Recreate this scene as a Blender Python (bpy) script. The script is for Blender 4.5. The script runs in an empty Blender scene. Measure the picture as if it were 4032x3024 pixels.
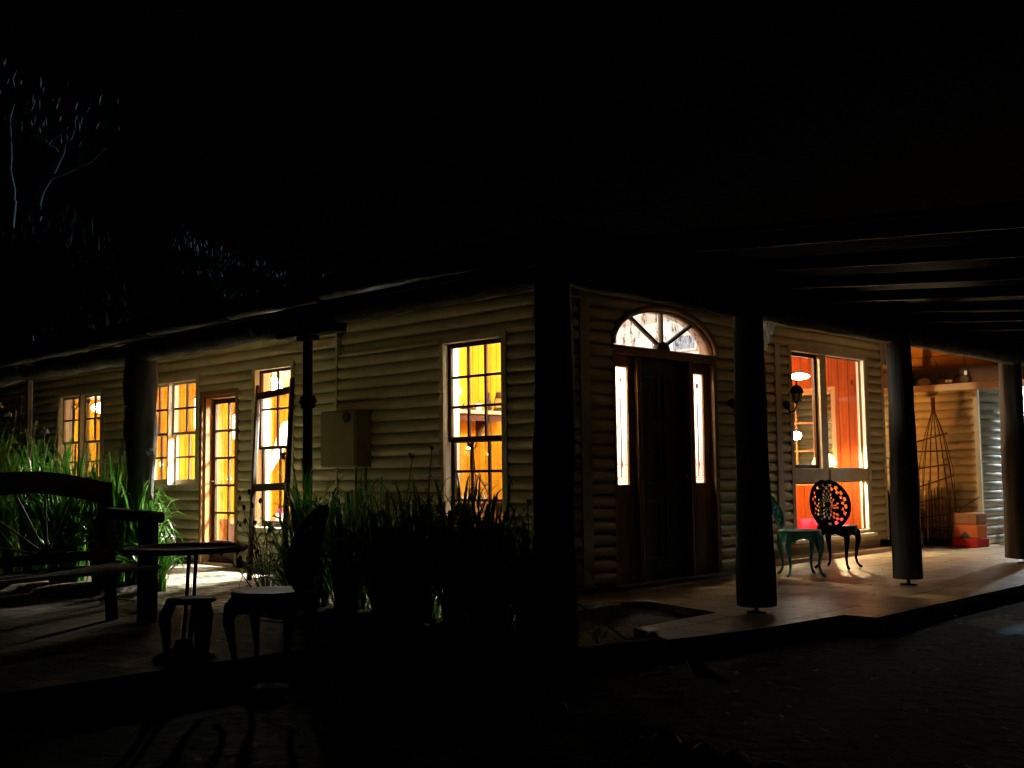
import bpy, bmesh, math, random
from mathutils import Vector, Matrix, noise
random.seed(7)
R = math.radians
sc = bpy.context.scene
col = sc.collection

# ------------------------------------------------------------------ camera, world, light, exposure
TH, PITCH, ROLL = R(44.0), math.atan(352/4333), 0.0125
F0 = Vector((math.cos(TH), math.sin(TH), 0)); R0 = Vector((math.sin(TH), -math.cos(TH), 0))
FW = F0*math.cos(PITCH) + Vector((0, 0, math.sin(PITCH)))
UP = -F0*math.sin(PITCH) + Vector((0, 0, math.cos(PITCH)))
RT = R0*math.cos(ROLL) - UP*math.sin(ROLL); UP = UP*math.cos(ROLL) + R0*math.sin(ROLL)
cd = bpy.data.cameras.new('camera'); cam = bpy.data.objects.new('camera', cd); col.objects.link(cam)
cd.sensor_width = 36; cd.lens = 4333/4032*36; cd.clip_end = 500; cd.clip_start = .05
CAM = Vector((-4.97, -4.45, 1.05))
M = Matrix((RT, UP, -FW)).transposed().to_4x4(); M.translation = CAM
cam.matrix_world = M
sc.camera = cam

w = bpy.data.worlds.new("World"); sc.world = w; w.use_nodes = True
wn = w.node_tree.nodes; bg = wn['Background']
sky = wn.new('ShaderNodeTexSky'); sky.sky_type = 'NISHITA'; sky.sun_disc = False
MOON_EL, MOON_AZ = R(15), R(74)          # a low moon behind the right-hand end of the house
sky.sun_elevation = R(1.0); sky.sun_rotation = MOON_AZ
w.node_tree.links.new(sky.outputs[0], bg.inputs[0]); bg.inputs[1].default_value = 0.00025
sl = bpy.data.lights.new('moon', 'SUN'); sl.energy = 0.9; sl.angle = R(0.5); sl.color = (.40, .72, 1)
so = bpy.data.objects.new('moon', sl); col.objects.link(so)
md = Vector((math.sin(MOON_AZ)*math.cos(MOON_EL), math.cos(MOON_AZ)*math.cos(MOON_EL), math.sin(MOON_EL)))
so.rotation_euler = md.to_track_quat('Z', 'Y').to_euler(); so.location = (20, 20, 20)
sc.view_settings.view_transform = 'Standard'; sc.view_settings.look = 'None'
sc.view_settings.exposure = 0; sc.view_settings.gamma = 1
sc.render.engine = 'CYCLES'
cy = sc.cycles
cy.max_bounces = 7; cy.diffuse_bounces = 4; cy.glossy_bounces = 3; cy.transmission_bounces = 5; cy.transparent_max_bounces = 14
cy.sample_clamp_indirect = 20.0; cy.caustics_reflective = False; cy.caustics_refractive = False

# ------------------------------------------------------------------ mesh helpers
class MB:
    def __init__(s): s.v = []; s.f = []; s.sm = []
    def add(s, vs, fs, smooth=False):
        n = len(s.v); s.v += [tuple(v) for v in vs]
        s.f += [tuple(n+i for i in f) for f in fs]; s.sm += [smooth]*len(fs)
    def box(s, x0, x1, y0, y1, z0, z1):
        x0, x1 = sorted((x0, x1)); y0, y1 = sorted((y0, y1)); z0, z1 = sorted((z0, z1))
        s.add([(x0,y0,z0),(x1,y0,z0),(x1,y1,z0),(x0,y1,z0),(x0,y0,z1),(x1,y0,z1),(x1,y1,z1),(x0,y1,z1)],
              [(0,3,2,1),(4,5,6,7),(0,1,5,4),(1,2,6,5),(2,3,7,6),(3,0,4,7)])
    def beam(s, a, b, w, h, up=(0,0,1)):
        a = Vector(a); b = Vector(b); d = (b-a).normalized(); u = Vector(up)
        sd = d.cross(u).normalized(); u = sd.cross(d).normalized()
        vs = [p + sd*w/2*i + u*h/2*j for p in (a, b) for i, j in ((-1,-1),(1,-1),(1,1),(-1,1))]
        s.add(vs, [(0,3,2,1),(4,5,6,7),(0,1,5,4),(1,2,6,5),(2,3,7,6),(3,0,4,7)])
    def tube(s, pts, rad, n=8, cap=True, bump=0, seed=0):
        pts = [Vector(p) for p in pts]; k = len(pts)
        if not isinstance(rad, (list, tuple)): rad = [rad]*k
        ref = None; rings = []
        for i, p in enumerate(pts):
            d = (pts[min(i+1, k-1)] - pts[max(i-1, 0)]).normalized()
            if ref is None:
                ref = Vector((1, 0, 0)) if abs(d.x) < .8 else Vector((0, 1, 0))
            a = d.cross(ref).normalized(); b = d.cross(a).normalized()
            rings.append([])
            for j in range(n):
                t = 2*math.pi*j/n; rr = rad[i]
                if bump: 
                    rr *= 1 + bump*noise.noise(Vector((math.cos(t)*2+seed, math.sin(t)*2, p.length*1.5))) + bump*.5*noise.noise(Vector((math.cos(t)*7+seed, math.sin(t)*7, p.length*2)))
                rings[-1].append(p + a*math.cos(t)*rr + b*math.sin(t)*rr)
        vs = [q for r_ in rings for q in r_]
        fs = [(i*n+j, i*n+(j+1) % n, (i+1)*n+(j+1) % n, (i+1)*n+j) for i in range(k-1) for j in range(n)]
        s.add(vs, fs, True)
        if cap:
            s.add(rings[0], [tuple(range(n))[::-1]]); s.add(rings[-1], [tuple(range(n))])
    def lathe(s, prof, c=(0,0,0), n=20, cap=True):
        c = Vector(c); vs = []
        for r_, z in prof:
            for j in range(n):
                t = 2*math.pi*j/n; vs.append(c + Vector((r_*math.cos(t), r_*math.sin(t), z)))
        k = len(prof)
        fs = [(i*n+j, i*n+(j+1) % n, (i+1)*n+(j+1) % n, (i+1)*n+j) for i in range(k-1) for j in range(n)]
        s.add(vs, fs, True)
        if cap:
            s.add(vs[:n], [tuple(range(n))[::-1]]); s.add(vs[-n:], [tuple(range(n))])
    def ball(s, c, r, n=12, m=8, sq=(1,1,1)):
        c = Vector(c); vs = [c+Vector((0,0,-r*sq[2]))]
        for i in range(1, m):
            p = -math.pi/2 + math.pi*i/m
            for j in range(n):
                t = 2*math.pi*j/n
                vs.append(c + Vector((r*sq[0]*math.cos(p)*math.cos(t), r*sq[1]*math.cos(p)*math.sin(t), r*sq[2]*math.sin(p))))
        vs.append(c+Vector((0,0,r*sq[2]))); L = len(vs)-1
        fs = [(0, 1+(j+1) % n, 1+j) for j in range(n)]
        for i in range(m-2):
            for j in range(n):
                a = 1+i*n; fs.append((a+j, a+(j+1) % n, a+n+(j+1) % n, a+n+j))
        a = 1+(m-2)*n
        fs += [(a+j, a+(j+1) % n, L) for j in range(n)]
        s.add(vs, fs, True)
    def xf(s, fn): s.v = [tuple(fn(Vector(v))) for v in s.v]; return s
    def build(s, name, mat, parent=None, bevel=0, solid=0):
        me = bpy.data.meshes.new(name); me.from_pydata(s.v, [], s.f); me.update()
        me.polygons.foreach_set('use_smooth', s.sm)
        bm = bmesh.new(); bm.from_mesh(me); bmesh.ops.recalc_face_normals(bm, faces=bm.faces); bm.to_mesh(me); bm.free()
        o = bpy.data.objects.new(name, me); col.objects.link(o)
        if mat: me.materials.append(mat)
        if parent: o.parent = parent
        if solid:
            m = o.modifiers.new('solid', 'SOLIDIFY'); m.thickness = solid; m.offset = 0
        if bevel:
            m = o.modifiers.new('bevel', 'BEVEL'); m.width = bevel; m.segments = 2; m.limit_method = 'ANGLE'
        return o

def tag(o, label=None, cat=None, group=None, kind=None):
    if label: o['label'] = label
    if cat: o['category'] = cat
    if group: o['group'] = group
    if kind: o['kind'] = kind
    return o
def thing(name, label, cat, loc=(0,0,0), rz=0, group=None):
    o = bpy.data.objects.new(name, None); col.objects.link(o); o.empty_display_size = .1
    o.location = loc; o.rotation_euler = (0, 0, rz)
    return tag(o, label, cat, group)
def copy_thing(o, loc=None, rz=None, label=None):
    c = o.copy(); col.objects.link(c)
    for ch in [x for x in bpy.data.objects if x.parent == o]:
        d = copy_thing(ch); d.parent = c
    if loc is not None: c.location = loc
    if rz is not None: c.rotation_euler = (0, 0, rz)
    if label: c['label'] = label
    return c

# ------------------------------------------------------------------ materials
def mat(name, base=(.5,.5,.5), rough=.7, metal=0, spec=.3):
    m = bpy.data.materials.new(name); m.use_nodes = True
    b = m.node_tree.nodes['Principled BSDF']
    b.inputs['Base Color'].default_value = (*base, 1); b.inputs['Roughness'].default_value = rough
    b.inputs['Metallic'].default_value = metal; b.inputs['Specular IOR Level'].default_value = spec
    return m, m.node_tree.nodes, m.node_tree.links, b
def coords(n, l, scale=(1,1,1), src='Object'):
    tc = n.new('ShaderNodeTexCoord'); mp = n.new('ShaderNodeMapping'); mp.inputs['Scale'].default_value = scale
    l.new(tc.outputs[src], mp.inputs[0]); return mp.outputs[0]
def geo(n, l, scale=(1,1,1)):
    g = n.new('ShaderNodeNewGeometry'); mp = n.new('ShaderNodeMapping'); mp.inputs['Scale'].default_value = scale
    l.new(g.outputs['Position'], mp.inputs[0]); return mp.outputs[0]
def nz(n, l, v, scale, detail=4, rough=.6):
    t = n.new('ShaderNodeTexNoise'); t.inputs['Scale'].default_value = scale; t.inputs['Detail'].default_value = detail
    t.inputs['Roughness'].default_value = rough; l.new(v, t.inputs['Vector']); return t.outputs['Fac']
def ramp(n, l, f, stops):
    r_ = n.new('ShaderNodeValToRGB'); e = r_.color_ramp.elements
    while len(e) < len(stops): e.new(.5)
    for i, (p, c) in enumerate(stops): e[i].position = p; e[i].color = (*c, 1) if len(c) == 3 else c
    l.new(f, r_.inputs[0]); return r_.outputs[0]
def bump(n, l, b, h, st=.3, dist=.01):
    bp = n.new('ShaderNodeBump'); bp.inputs['Strength'].default_value = st; bp.inputs['Distance'].default_value = dist
    l.new(h, bp.inputs['Height']); l.new(bp.outputs[0], b.inputs['Normal'])
def math_(n, l, op, a, b=None):
    m = n.new('ShaderNodeMath'); m.operation = op
    for i, x in enumerate((a, b)):
        if x is None: continue
        if isinstance(x, (int, float)): m.inputs[i].default_value = x
        else: l.new(x, m.inputs[i])
    return m.outputs[0]
def mul(n, l, a, b):
    m = n.new('ShaderNodeMix'); m.data_type = 'RGBA'; m.blend_type = 'MULTIPLY'; m.inputs[0].default_value = 1
    l.new(a, m.inputs[6]); l.new(b, m.inputs[7]); return m.outputs[2]
def noisy(name, c0, c1, scale=6, rough=.7, metal=0, bst=.2, stretch=(1,1,1), bd=.01, spec=.3, lo=.3, hi=.7):
    m, n, l, b = mat(name, c0, rough, metal, spec); v = geo(n, l, stretch)
    f = nz(n, l, v, scale, 6); l.new(ramp(n, l, f, [(lo, c0), (hi, c1)]), b.inputs['Base Color'])
    if bst: bump(n, l, b, f, bst, bd)
    return m

def board_mat(name, c0, c1, axis, pitch=.095, rough=.5, groove=.16, off=0.0):
    """vertical tongue-and-groove pine, boards counted along axis"""
    m, n, l, b = mat(name, c0, max(rough,.65), 0, .08)
    g = n.new('ShaderNodeNewGeometry'); s_ = n.new('ShaderNodeSeparateXYZ'); l.new(g.outputs['Position'], s_.inputs[0])
    u = math_(n, l, 'DIVIDE', math_(n, l, 'ADD', s_.outputs[axis], 20+off), pitch)
    fr = math_(n, l, 'FRACT', u); idx = math_(n, l, 'FLOOR', u)
    wn_ = n.new('ShaderNodeTexWhiteNoise'); wn_.noise_dimensions = '1D'; l.new(idx, wn_.inputs['W'])
    sc_ = (1, 1, .06) if axis != 'Z' else (.06, .06, 1)
    v = geo(n, l, tuple(k*14 for k in sc_))
    # shift the grain of every board
    cb = n.new('ShaderNodeCombineXYZ'); l.new(math_(n, l, 'MULTIPLY', wn_.outputs['Value'], 9), cb.inputs[2])
    va = n.new('ShaderNodeVectorMath'); va.operation = 'ADD'; l.new(v, va.inputs[0]); l.new(cb.outputs[0], va.inputs[1])
    grain = nz(n, l, va.outputs[0], 2.2, 6, .7)
    c = ramp(n, l, grain, [(.3, c0), (.62, c1)])
    tint = ramp(n, l, wn_.outputs['Value'], [(0, (.66,.60,.55)), (.5, (.9,.88,.85)), (1, (1,1,1))])
    c = mul(n, l, c, tint)
    vk = n.new('ShaderNodeTexVoronoi'); vk.inputs['Scale'].default_value = 3.4; vk.inputs['Randomness'].default_value = 1
    l.new(geo(n, l, (1,1,.55)), vk.inputs['Vector'])
    c = mul(n, l, c, ramp(n, l, vk.outputs['Distance'], [(.0, (.16,.08,.05)), (.075, (.3,.17,.12)), (.12, (1,1,1))]))
    e = math_(n, l, 'ABSOLUTE', math_(n, l, 'SUBTRACT', fr, .5))
    c = mul(n, l, c, ramp(n, l, e, [(.44, (1,1,1)), (.5, (groove, groove*.8, groove*.6))]))
    l.new(c, b.inputs['Base Color'])
    bump(n, l, b, ramp(n, l, e, [(.43, (1,1,1)), (.5, (0,0,0))]), .6, .006)
    return m

def emis(name, c, s):
    m = bpy.data.materials.new(name); m.use_nodes = True; n = m.node_tree.nodes; l = m.node_tree.links
    n.remove(n['Principled BSDF']); e = n.new('ShaderNodeEmission'); e.inputs[0].default_value = (*c, 1); e.inputs[1].default_value = s
    l.new(e.outputs[0], n['Material Output'].inputs[0]); return m

def glass(name, tint=(1,1,1), refl=.10, frost=0.0, dirt=0.0):
    m = bpy.data.materials.new(name); m.use_nodes = True; n = m.node_tree.nodes; l = m.node_tree.links
    n.remove(n['Principled BSDF']); out = n['Material Output']
    t = n.new('ShaderNodeBsdfTransparent'); t.inputs[0].default_value = (*tint, 1)
    g = n.new('ShaderNodeBsdfGlossy'); g.inputs['Roughness'].default_value = .02
    fr = n.new('ShaderNodeFresnel'); fr.inputs[0].default_value = 1.45
    mx = n.new('ShaderNodeMixShader'); k = math_(n, l, 'MULTIPLY', fr.outputs[0], refl*6)
    l.new(k, mx.inputs[0]); l.new(t.outputs[0], mx.inputs[1]); l.new(g.outputs[0], mx.inputs[2]); last = mx.outputs[0]
    if frost:
        tr = n.new('ShaderNodeBsdfTranslucent'); tr.inputs[0].default_value = (.95,.95,.95,1)
        m2 = n.new('ShaderNodeMixShader'); m2.inputs[0].default_value = frost
        l.new(last, m2.inputs[1]); l.new(tr.outputs[0], m2.inputs[2]); last = m2.outputs[0]
    if dirt:
        v = geo(n, l, (1,1,.45)); f = nz(n, l, v, 16, 9, .8)
        tr = n.new('ShaderNodeBsdfTranslucent'); tr.inputs[0].default_value = (.035,.028,.022,1)
        m3 = n.new('ShaderNodeMixShader'); fac = ramp(n, l, f, [(.50, (0,0,0)), (.60, (dirt,dirt,dirt))])
        l.new(fac, m3.inputs[0]); l.new(last, m3.inputs[1]); l.new(tr.outputs[0], m3.inputs[2]); last = m3.outputs[0]
    l.new(last, out.inputs[0]); return m

MT = {}
m, n, l, b = mat('weatherboard_paint', (.50,.45,.33), .55, 0, .35)
v = geo(n, l, (1,1,3)); f = nz(n, l, v, 3, 8, .65)
l.new(ramp(n, l, f, [(.25, (.40,.34,.20)), (.6, (.56,.48,.30)), (.8, (.61,.53,.35))]), b.inputs['Base Color'])
bump(n, l, b, nz(n, l, geo(n, l, (1,1,4)), 22, 5), .12, .004); MT['wb'] = m
MT['trim'] = noisy('cream_trim_paint', (.46,.42,.31), (.56,.51,.38), 7, .5, bst=.08)
MT['lining'] = noisy('white_lining_paint', (.78,.76,.72), (.84,.82,.78), 5, .5, bst=.03)
MT['sash'] = noisy('stained_sash_timber', (.030,.013,.008), (.055,.025,.014), 9, .5, bst=.1, stretch=(1,1,.15))
MT['sash_cream'] = noisy('cream_sash_paint', (.42,.37,.27), (.52,.47,.35), 9, .45, bst=.06)
MT['oak'] = noisy('oiled_door_timber', (.19,.095,.038), (.34,.19,.085), 8, .4, bst=.1, stretch=(1,1,.12))
MT['dark_door'] = noisy('dark_door_timber', (.018,.013,.010), (.03,.022,.017), 8, .45, bst=.1, stretch=(1,1,.12))
MT['log'] = noisy('weathered_log', (.05,.05,.05), (.18,.18,.175), 5, .85, bst=.7, stretch=(3,3,.22), bd=.02)
MT['dark_timber'] = noisy('dark_stained_timber', (.022,.016,.012), (.05,.036,.028), 7, .8, bst=.3, stretch=(1,1,1))
MT['steel'] = noisy('painted_steel', (.045,.04,.035), (.08,.07,.06), 9, .45, .3, bst=.05)
MT['pine_x'] = board_mat('pine_lining_x', (.56,.29,.011), (.34,.14,.004), 'X')
MT['pine_y'] = board_mat('pine_lining_y', (.70,.30,.012), (.42,.145,.004), 'Y')
MT['pine_red'] = board_mat('red_pine_lining', (.32,.07,.010), (.21,.036,.006), 'Y', .14, .35)
MT['pine_redx'] = board_mat('red_pine_lining_x', (.44,.10,.014), (.30,.055,.008), 'X', .14, .35)
MT['ceil'] = noisy('white_ceiling', (.80,.79,.76), (.85,.84,.81), 2, .8, bst=0)
MT['plaster'] = noisy('white_plaster', (.80,.79,.77), (.86,.85,.83), 3, .8, bst=.02)
MT['floor_in'] = noisy('floor_boards', (.30,.14,.05), (.42,.22,.09), 4, .35, bst=.05, stretch=(.2,1,1))
MT['iron'] = noisy('black_cast_iron', (.010,.010,.011), (.024,.024,.026), 40, .6, .0, bst=.25, spec=.12)
MT['iron_brown'] = noisy('brown_cast_iron', (.02,.012,.008), (.04,.024,.014), 30, .6, .0, bst=.25, spec=.12)
MT['teal'] = noisy('teal_paint', (.10,.50,.56), (.18,.62,.68), 12, .45, bst=.15)
MT['leaf'] = noisy('strap_leaf', (.028,.13,.008), (.10,.30,.03), 5, .38, bst=.0, spec=.5)
MT['leaf_pale'] = noisy('pale_strap_leaf', (.11,.22,.07), (.26,.36,.18), 5, .5, bst=.0)
def translucent(m, c, f):
    n, l = m.node_tree.nodes, m.node_tree.links; t = n.new('ShaderNodeBsdfTranslucent'); t.inputs[0].default_value = (*c, 1)
    mx = n.new('ShaderNodeMixShader'); mx.inputs[0].default_value = f; b_ = n['Principled BSDF']; o_ = n['Material Output']
    l.new(b_.outputs[0], mx.inputs[1]); l.new(t.outputs[0], mx.inputs[2]); l.new(mx.outputs[0], o_.inputs[0])
translucent(MT['leaf'], (.09,.30,.03), .3); translucent(MT['leaf_pale'], (.30,.48,.16), .35)
MT['petal'] = noisy('white_petals', (.62,.68,.68), (.8,.82,.8), 9, .6, bst=.0)
MT['stalk'] = noisy('seed_stalk', (.16,.15,.08), (.26,.24,.14), 9, .6, bst=0)
MT['bark'] = noisy('pale_gum_bark', (.42,.42,.40), (.66,.65,.62), 3, .8, bst=.1)
MT['gumleaf'] = noisy('gum_foliage', (.06,.10,.09), (.20,.26,.25), 3, .7, bst=0)
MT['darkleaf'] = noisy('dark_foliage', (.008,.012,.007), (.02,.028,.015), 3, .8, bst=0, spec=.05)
MT['roof'] = noisy('dark_iron_roof', (.02,.022,.024), (.032,.035,.038), 2, .7, .0, bst=.05)
MT['gutter'] = noisy('gutter_metal', (.10,.10,.10), (.17,.165,.16), 6, .5, .2, bst=.05)
MT['batten'] = noisy('dressed_pine_batten', (.56,.34,.18), (.70,.46,.26), 5, .55, bst=.1, stretch=(1,.2,1))
MT['soil'] = noisy('garden_soil', (.022,.016,.011), (.07,.05,.035), 20, .95, bst=1, bd=.03)
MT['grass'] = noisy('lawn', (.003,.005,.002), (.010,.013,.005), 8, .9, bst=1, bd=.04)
MT['stone'] = noisy('edging_stone', (.16,.15,.14), (.32,.30,.28), 12, .85, bst=.6, bd=.02)
MT['sleeper'] = noisy('old_sleeper', (.10,.085,.07), (.22,.19,.16), 6, .85, bst=.5, stretch=(.3,1,1), bd=.02)
MT['box_paint'] = noisy('meter_box_paint', (.20,.165,.07), (.25,.21,.09), 4, .5, bst=.05)
MT['glass'] = glass('window_glass', (.97,.98,.97), .07)
MT['glass_frost'] = glass('obscure_glass', (1,1,1), .06, frost=.72)
MT['glass_fan'] = glass('stained_fanlight_glass', (.42,.42,.43), .06, frost=.05, dirt=.92)
MT['lead'] = mat('lead_came', (.10,.10,.11), .5, .6)[0]
MT['red_glass'] = mat('red_glass_piece', (.55,.02,.02), .3)[0]
MT['amber_glass'] = mat('amber_glass_piece', (.75,.45,.05), .3)[0]
MT['ceramic'] = mat('white_ceramic', (.82,.80,.78), .25)[0]
MT['red_cloth'] = noisy('crimson_cloth', (.55,.01,.05), (.70,.02,.08), 10, .8, bst=.1)
MT['rust'] = noisy('rusty_cane', (.10,.045,.02), (.17,.08,.035), 14, .8, bst=.2)
MT['white_metal'] = noisy('white_enamel', (.60,.62,.62), (.72,.74,.74), 6, .4, bst=.03)
MT['sandstone'] = noisy('pale_stone', (.4,.38,.34), (.55,.52,.48), 8, .8, bst=.3)
MT['lampglass'] = mat('lantern_glass', (.55,.50,.42), .25)[0]
MT['winter_log'] = noisy('painted_log_siding', (.66,.72,.70), (.82,.88,.86), 6, .45, bst=.35, stretch=(.5,1,1), lo=.35, hi=.6)
# lamps
MT['em_white'] = emis('white_lamp', (1,.90,.70), 480)

MT['em_globe'] = emis('globe_lamp', (1,.85,.62), 120)
MT['em_amber'] = emis('amber_lamp', (1,.55,.16), 12)
MT['em_bulb'] = emis('bare_bulb', (1,.74,.36), 5000)
MT['em_hall'] = emis('hall_lamp', (1,.88,.64), 1250)
MT['em_bay'] = emis('bay_lamp', (1,.78,.42), 3000)
MT['em_oval'] = emis('oval_glint_lamp', (1,.93,.80), 30)
MT['em_back_fill'] = emis('back_boards_fill', (1,.90,.62), 2100)
MT['em_living'] = emis('living_lamp', (1,.93,.78), 11500)
MT['em_pend'] = emis('pendant_lamp', (1,.94,.80), 650)
MT['em_batten'] = emis('batten_lamp', (1,.92,.76), 60)
MT['em_hall2'] = emis('hall_lamp_cool', (.97,1,.98), 330)
MT['em_far_fill'] = emis('far_wall_fill_shade', (1,.41,.09), 620)
MT['em_soft'] = emis('paper_lamp', (1,.9,.75), 14)
MT['em_cool'] = emis('cool_lamp', (.80,.95,1), 60)

# tiles under the verandah
m, n, l, b = mat('verandah_tiles', (.3,.22,.15), .42, 0, .4)
bt = n.new('ShaderNodeTexBrick'); bt.offset = 0; bt.squash = 1
bt.inputs['Scale'].default_value = 1; bt.inputs['Brick Width'].default_value = .38; bt.inputs['Row Height'].default_value = .38
bt.inputs['Mortar Size'].default_value = .013; bt.inputs['Mortar Smooth'].default_value = .3; bt.inputs['Bias'].default_value = -.1
bt.inputs['Color1'].default_value = (.48,.38,.24,1); bt.inputs['Color2'].default_value = (.28,.19,.12,1); bt.inputs['Mortar'].default_value = (.06,.05,.04,1)
l.new(geo(n, l, (1,1,1)), bt.inputs['Vector'])
f = nz(n, l, geo(n, l), 5, 8, .7)
l.new(mul(n, l, bt.outputs['Color'], ramp(n, l, f, [(.32, (.5,.47,.43)), (.6, (1,1,1))])), b.inputs['Base Color'])
h = math_(n, l, 'ADD', math_(n, l, 'MULTIPLY', bt.outputs['Fac'], -1), math_(n, l, 'MULTIPLY', f, .25)); bump(n, l, b, h, .5, .006)
l.new(ramp(n, l, f, [(.3, (.3,.3,.3)), (.7, (.55,.55,.55))]), b.inputs['Roughness'])
MT['tiles'] = m
# rough brick paving in the garden
m, n, l, b = mat('old_brick_paving', (.3,.28,.25), .8)
wv = geo(n, l, (1,1,1)); nd = n.new('ShaderNodeTexNoise'); nd.inputs['Scale'].default_value = 3.5; l.new(wv, nd.inputs['Vector'])
va = n.new('ShaderNodeVectorMath'); va.operation = 'MULTIPLY_ADD'; l.new(nd.outputs['Color'], va.inputs[0]); va.inputs[1].default_value = (.07,.07,0); l.new(wv, va.inputs[2])
bt = n.new('ShaderNodeTexBrick'); bt.inputs['Scale'].default_value = 1; bt.inputs['Brick Width'].default_value = .30; bt.inputs['Row Height'].default_value = .15
bt.inputs['Mortar Size'].default_value = .014; bt.inputs['Mortar Smooth'].default_value = .4
bt.inputs['Color1'].default_value = (.58,.55,.49,1); bt.inputs['Color2'].default_value = (.36,.32,.27,1); bt.inputs['Mortar'].default_value = (.035,.03,.02,1)
l.new(va.outputs[0], bt.inputs['Vector']); f = nz(n, l, wv, 9, 9, .75)
l.new(mul(n, l, bt.outputs['Color'], ramp(n, l, f, [(.36, (.30,.28,.22)), (.58, (1,1,1))])), b.inputs['Base Color'])
h = math_(n, l, 'ADD', math_(n, l, 'MULTIPLY', bt.outputs['Fac'], -1), f); bump(n, l, b, h, 1, .03); MT['paving'] = m
MT['dimmed_brown_paving'] = m.copy(); bb = [q for q in MT['dimmed_brown_paving'].node_tree.nodes if q.type == 'TEX_BRICK'][0]  # brown bricks, darkened further to stand for unlit ground
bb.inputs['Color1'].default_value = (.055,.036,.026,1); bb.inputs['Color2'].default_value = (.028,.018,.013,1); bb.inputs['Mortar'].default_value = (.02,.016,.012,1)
# cobweb
m = bpy.data.materials.new('cobweb'); m.use_nodes = True; n = m.node_tree.nodes; l = m.node_tree.links; n.remove(n['Principled BSDF'])
t = n.new('ShaderNodeBsdfTransparent'); tr = n.new('ShaderNodeBsdfTranslucent'); tr.inputs[0].default_value = (.75,.72,.65,1)
mx = n.new('ShaderNodeMixShader'); f = nz(n, l, geo(n, l, (3,3,1)), 16, 10, .8)
l.new(ramp(n, l, f, [(.40, (.04,.04,.04)), (.66, (.75,.75,.75))]), mx.inputs[0]); l.new(t.outputs[0], mx.inputs[1]); l.new(tr.outputs[0], mx.inputs[2]); l.new(mx.outputs[0], n['Material Output'].inputs[0]); MT['cobweb'] = m

# ------------------------------------------------------------------ ground
def sheet(name, x0, x1, y0, y1, z, m, kind='structure'):
    mb = MB(); mb.add([(x0,y0,z),(x1,y0,z),(x1,y1,z),(x0,y1,z)], [(0,1,2,3)]); return tag(mb.build(name, m), kind=kind)
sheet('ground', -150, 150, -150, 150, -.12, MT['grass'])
mb = MB()   # raised brick terrace in front of the left-hand wing
mb.box(-.55, 1.78, .9, 14, -.10, .045); tag(mb.build('path', MT['paving'], bevel=.01), kind='structure')
mb = MB(); mb.box(-3.6, -.552, 1.0, 14, -.11, .038); tag(mb.build('path', MT['dimmed_brown_paving']), kind='structure')
mb = MB()   # tiled verandah floor, with the stepped front edge
def prism(mb, poly, z0, z1):
    k = len(poly); mb.add([(x, y, z0) for x, y in poly]+[(x, y, z1) for x, y in poly],
        [tuple(range(k))[::-1], tuple(range(k, 2*k))]+[(i, (i+1) % k, k+(i+1) % k, k+i) for i in range(k)])
prism(mb, [(.90,-.02),(.72,-.28),(1.5,-.46),(2.5,-.55),(2.5,-.80),(14,-.80),(14,6),(1.9,6),(1.9,1.45),(2.3,1.05),(2.05,.24),(1.0,.20)], -.11, 0)
tag(mb.build('verandah_floor', MT['tiles']), kind='structure')
mb = MB()   # soil bed beside the corner post
gx = [[0]*18 for _ in range(18)]; vs = []; fs = []
for i in range(18):
    for j in range(18):
        x = .1+i*2.15/17; y = -.05+j*1.9/17
        vs.append((x, y, -.055+.03*noise.noise(Vector((x*4, y*4, 0)))+.015*noise.noise(Vector((x*14, y*14, 3)))))
fs = [(i*18+j, (i+1)*18+j, (i+1)*18+j+1, i*18+j+1) for i in range(17) for j in range(17)]
mb.add(vs, fs, True); tag(mb.build('garden_bed', MT['soil']), kind='structure')

def bed(x0, x1, y0, y1, h, seed):
    nx, ny = 10, int((y1-y0)*9); vs = []
    for i in range(nx+1):
        for j in range(ny+1):
            u = i/nx; v_ = j/ny; x = x0+(x1-x0)*u+.04*noise.noise(Vector((seed, j*.5, i*.2))); y = y0+(y1-y0)*v_
            e = min(u, 1-u)*nx/2.2; e = min(1, e, min(v_, 1-v_)*ny/2.2)
            vs.append((x, y, -.09+(h+.09)*e+.02*noise.noise(Vector((x*5, y*5, seed)))))
    mb = MB(); mb.add(vs, [(i*(ny+1)+j, (i+1)*(ny+1)+j, (i+1)*(ny+1)+j+1, i*(ny+1)+j+1) for i in range(nx) for j in range(ny)], True)
    tag(mb.build('garden_bed', MT['soil']), kind='structure')
bed(-.62, .34, -.02, 2.95, .10, 3.1); bed(-1.05, .26, 4.60, 12.5, .10, 7.7)  # dark soil strips added for the shade under the plants

# ------------------------------------------------------------------ house walls
house = thing('timber_house', 'low cream weatherboard house with lit yellow windows behind a log verandah', 'house')
def shell(mb, T, u0, u1, zs, depth, holes):
    """quads between consecutive z levels, cut around holes; depth[i] = outward offset at level i"""
    for i in range(len(zs)-1):
        za, zb = zs[i], zs[i+1]; zm = (za+zb)/2
        cuts = []
        for hfn in holes:
            a, b_, c = hfn(za+1e-5), hfn(zb-1e-5), hfn(zm)
            if c is None: continue
            a = a or c; b_ = b_ or c; cuts.append((a, b_))
        cuts.sort(key=lambda q: q[0][0]); cur = (u0, u0); segs = []
        for a, b_ in cuts: segs.append((cur, (a[0], b_[0]))); cur = (a[1], b_[1])
        segs.append((cur, (u1, u1)))
        for (la, lb), (ra, rb) in segs:
            if ra-la < 1e-4 and rb-lb < 1e-4: continue
            mb.add([T(la, za, -depth[i]), T(ra, za, -depth[i]), T(rb, zb, -depth[i+1]), T(lb, zb, -depth[i+1])], [(0,1,2,3)])
def rect(u0, u1, z0, z1): return lambda z: (u0, u1) if z0 <= z <= z1 else None
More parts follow.
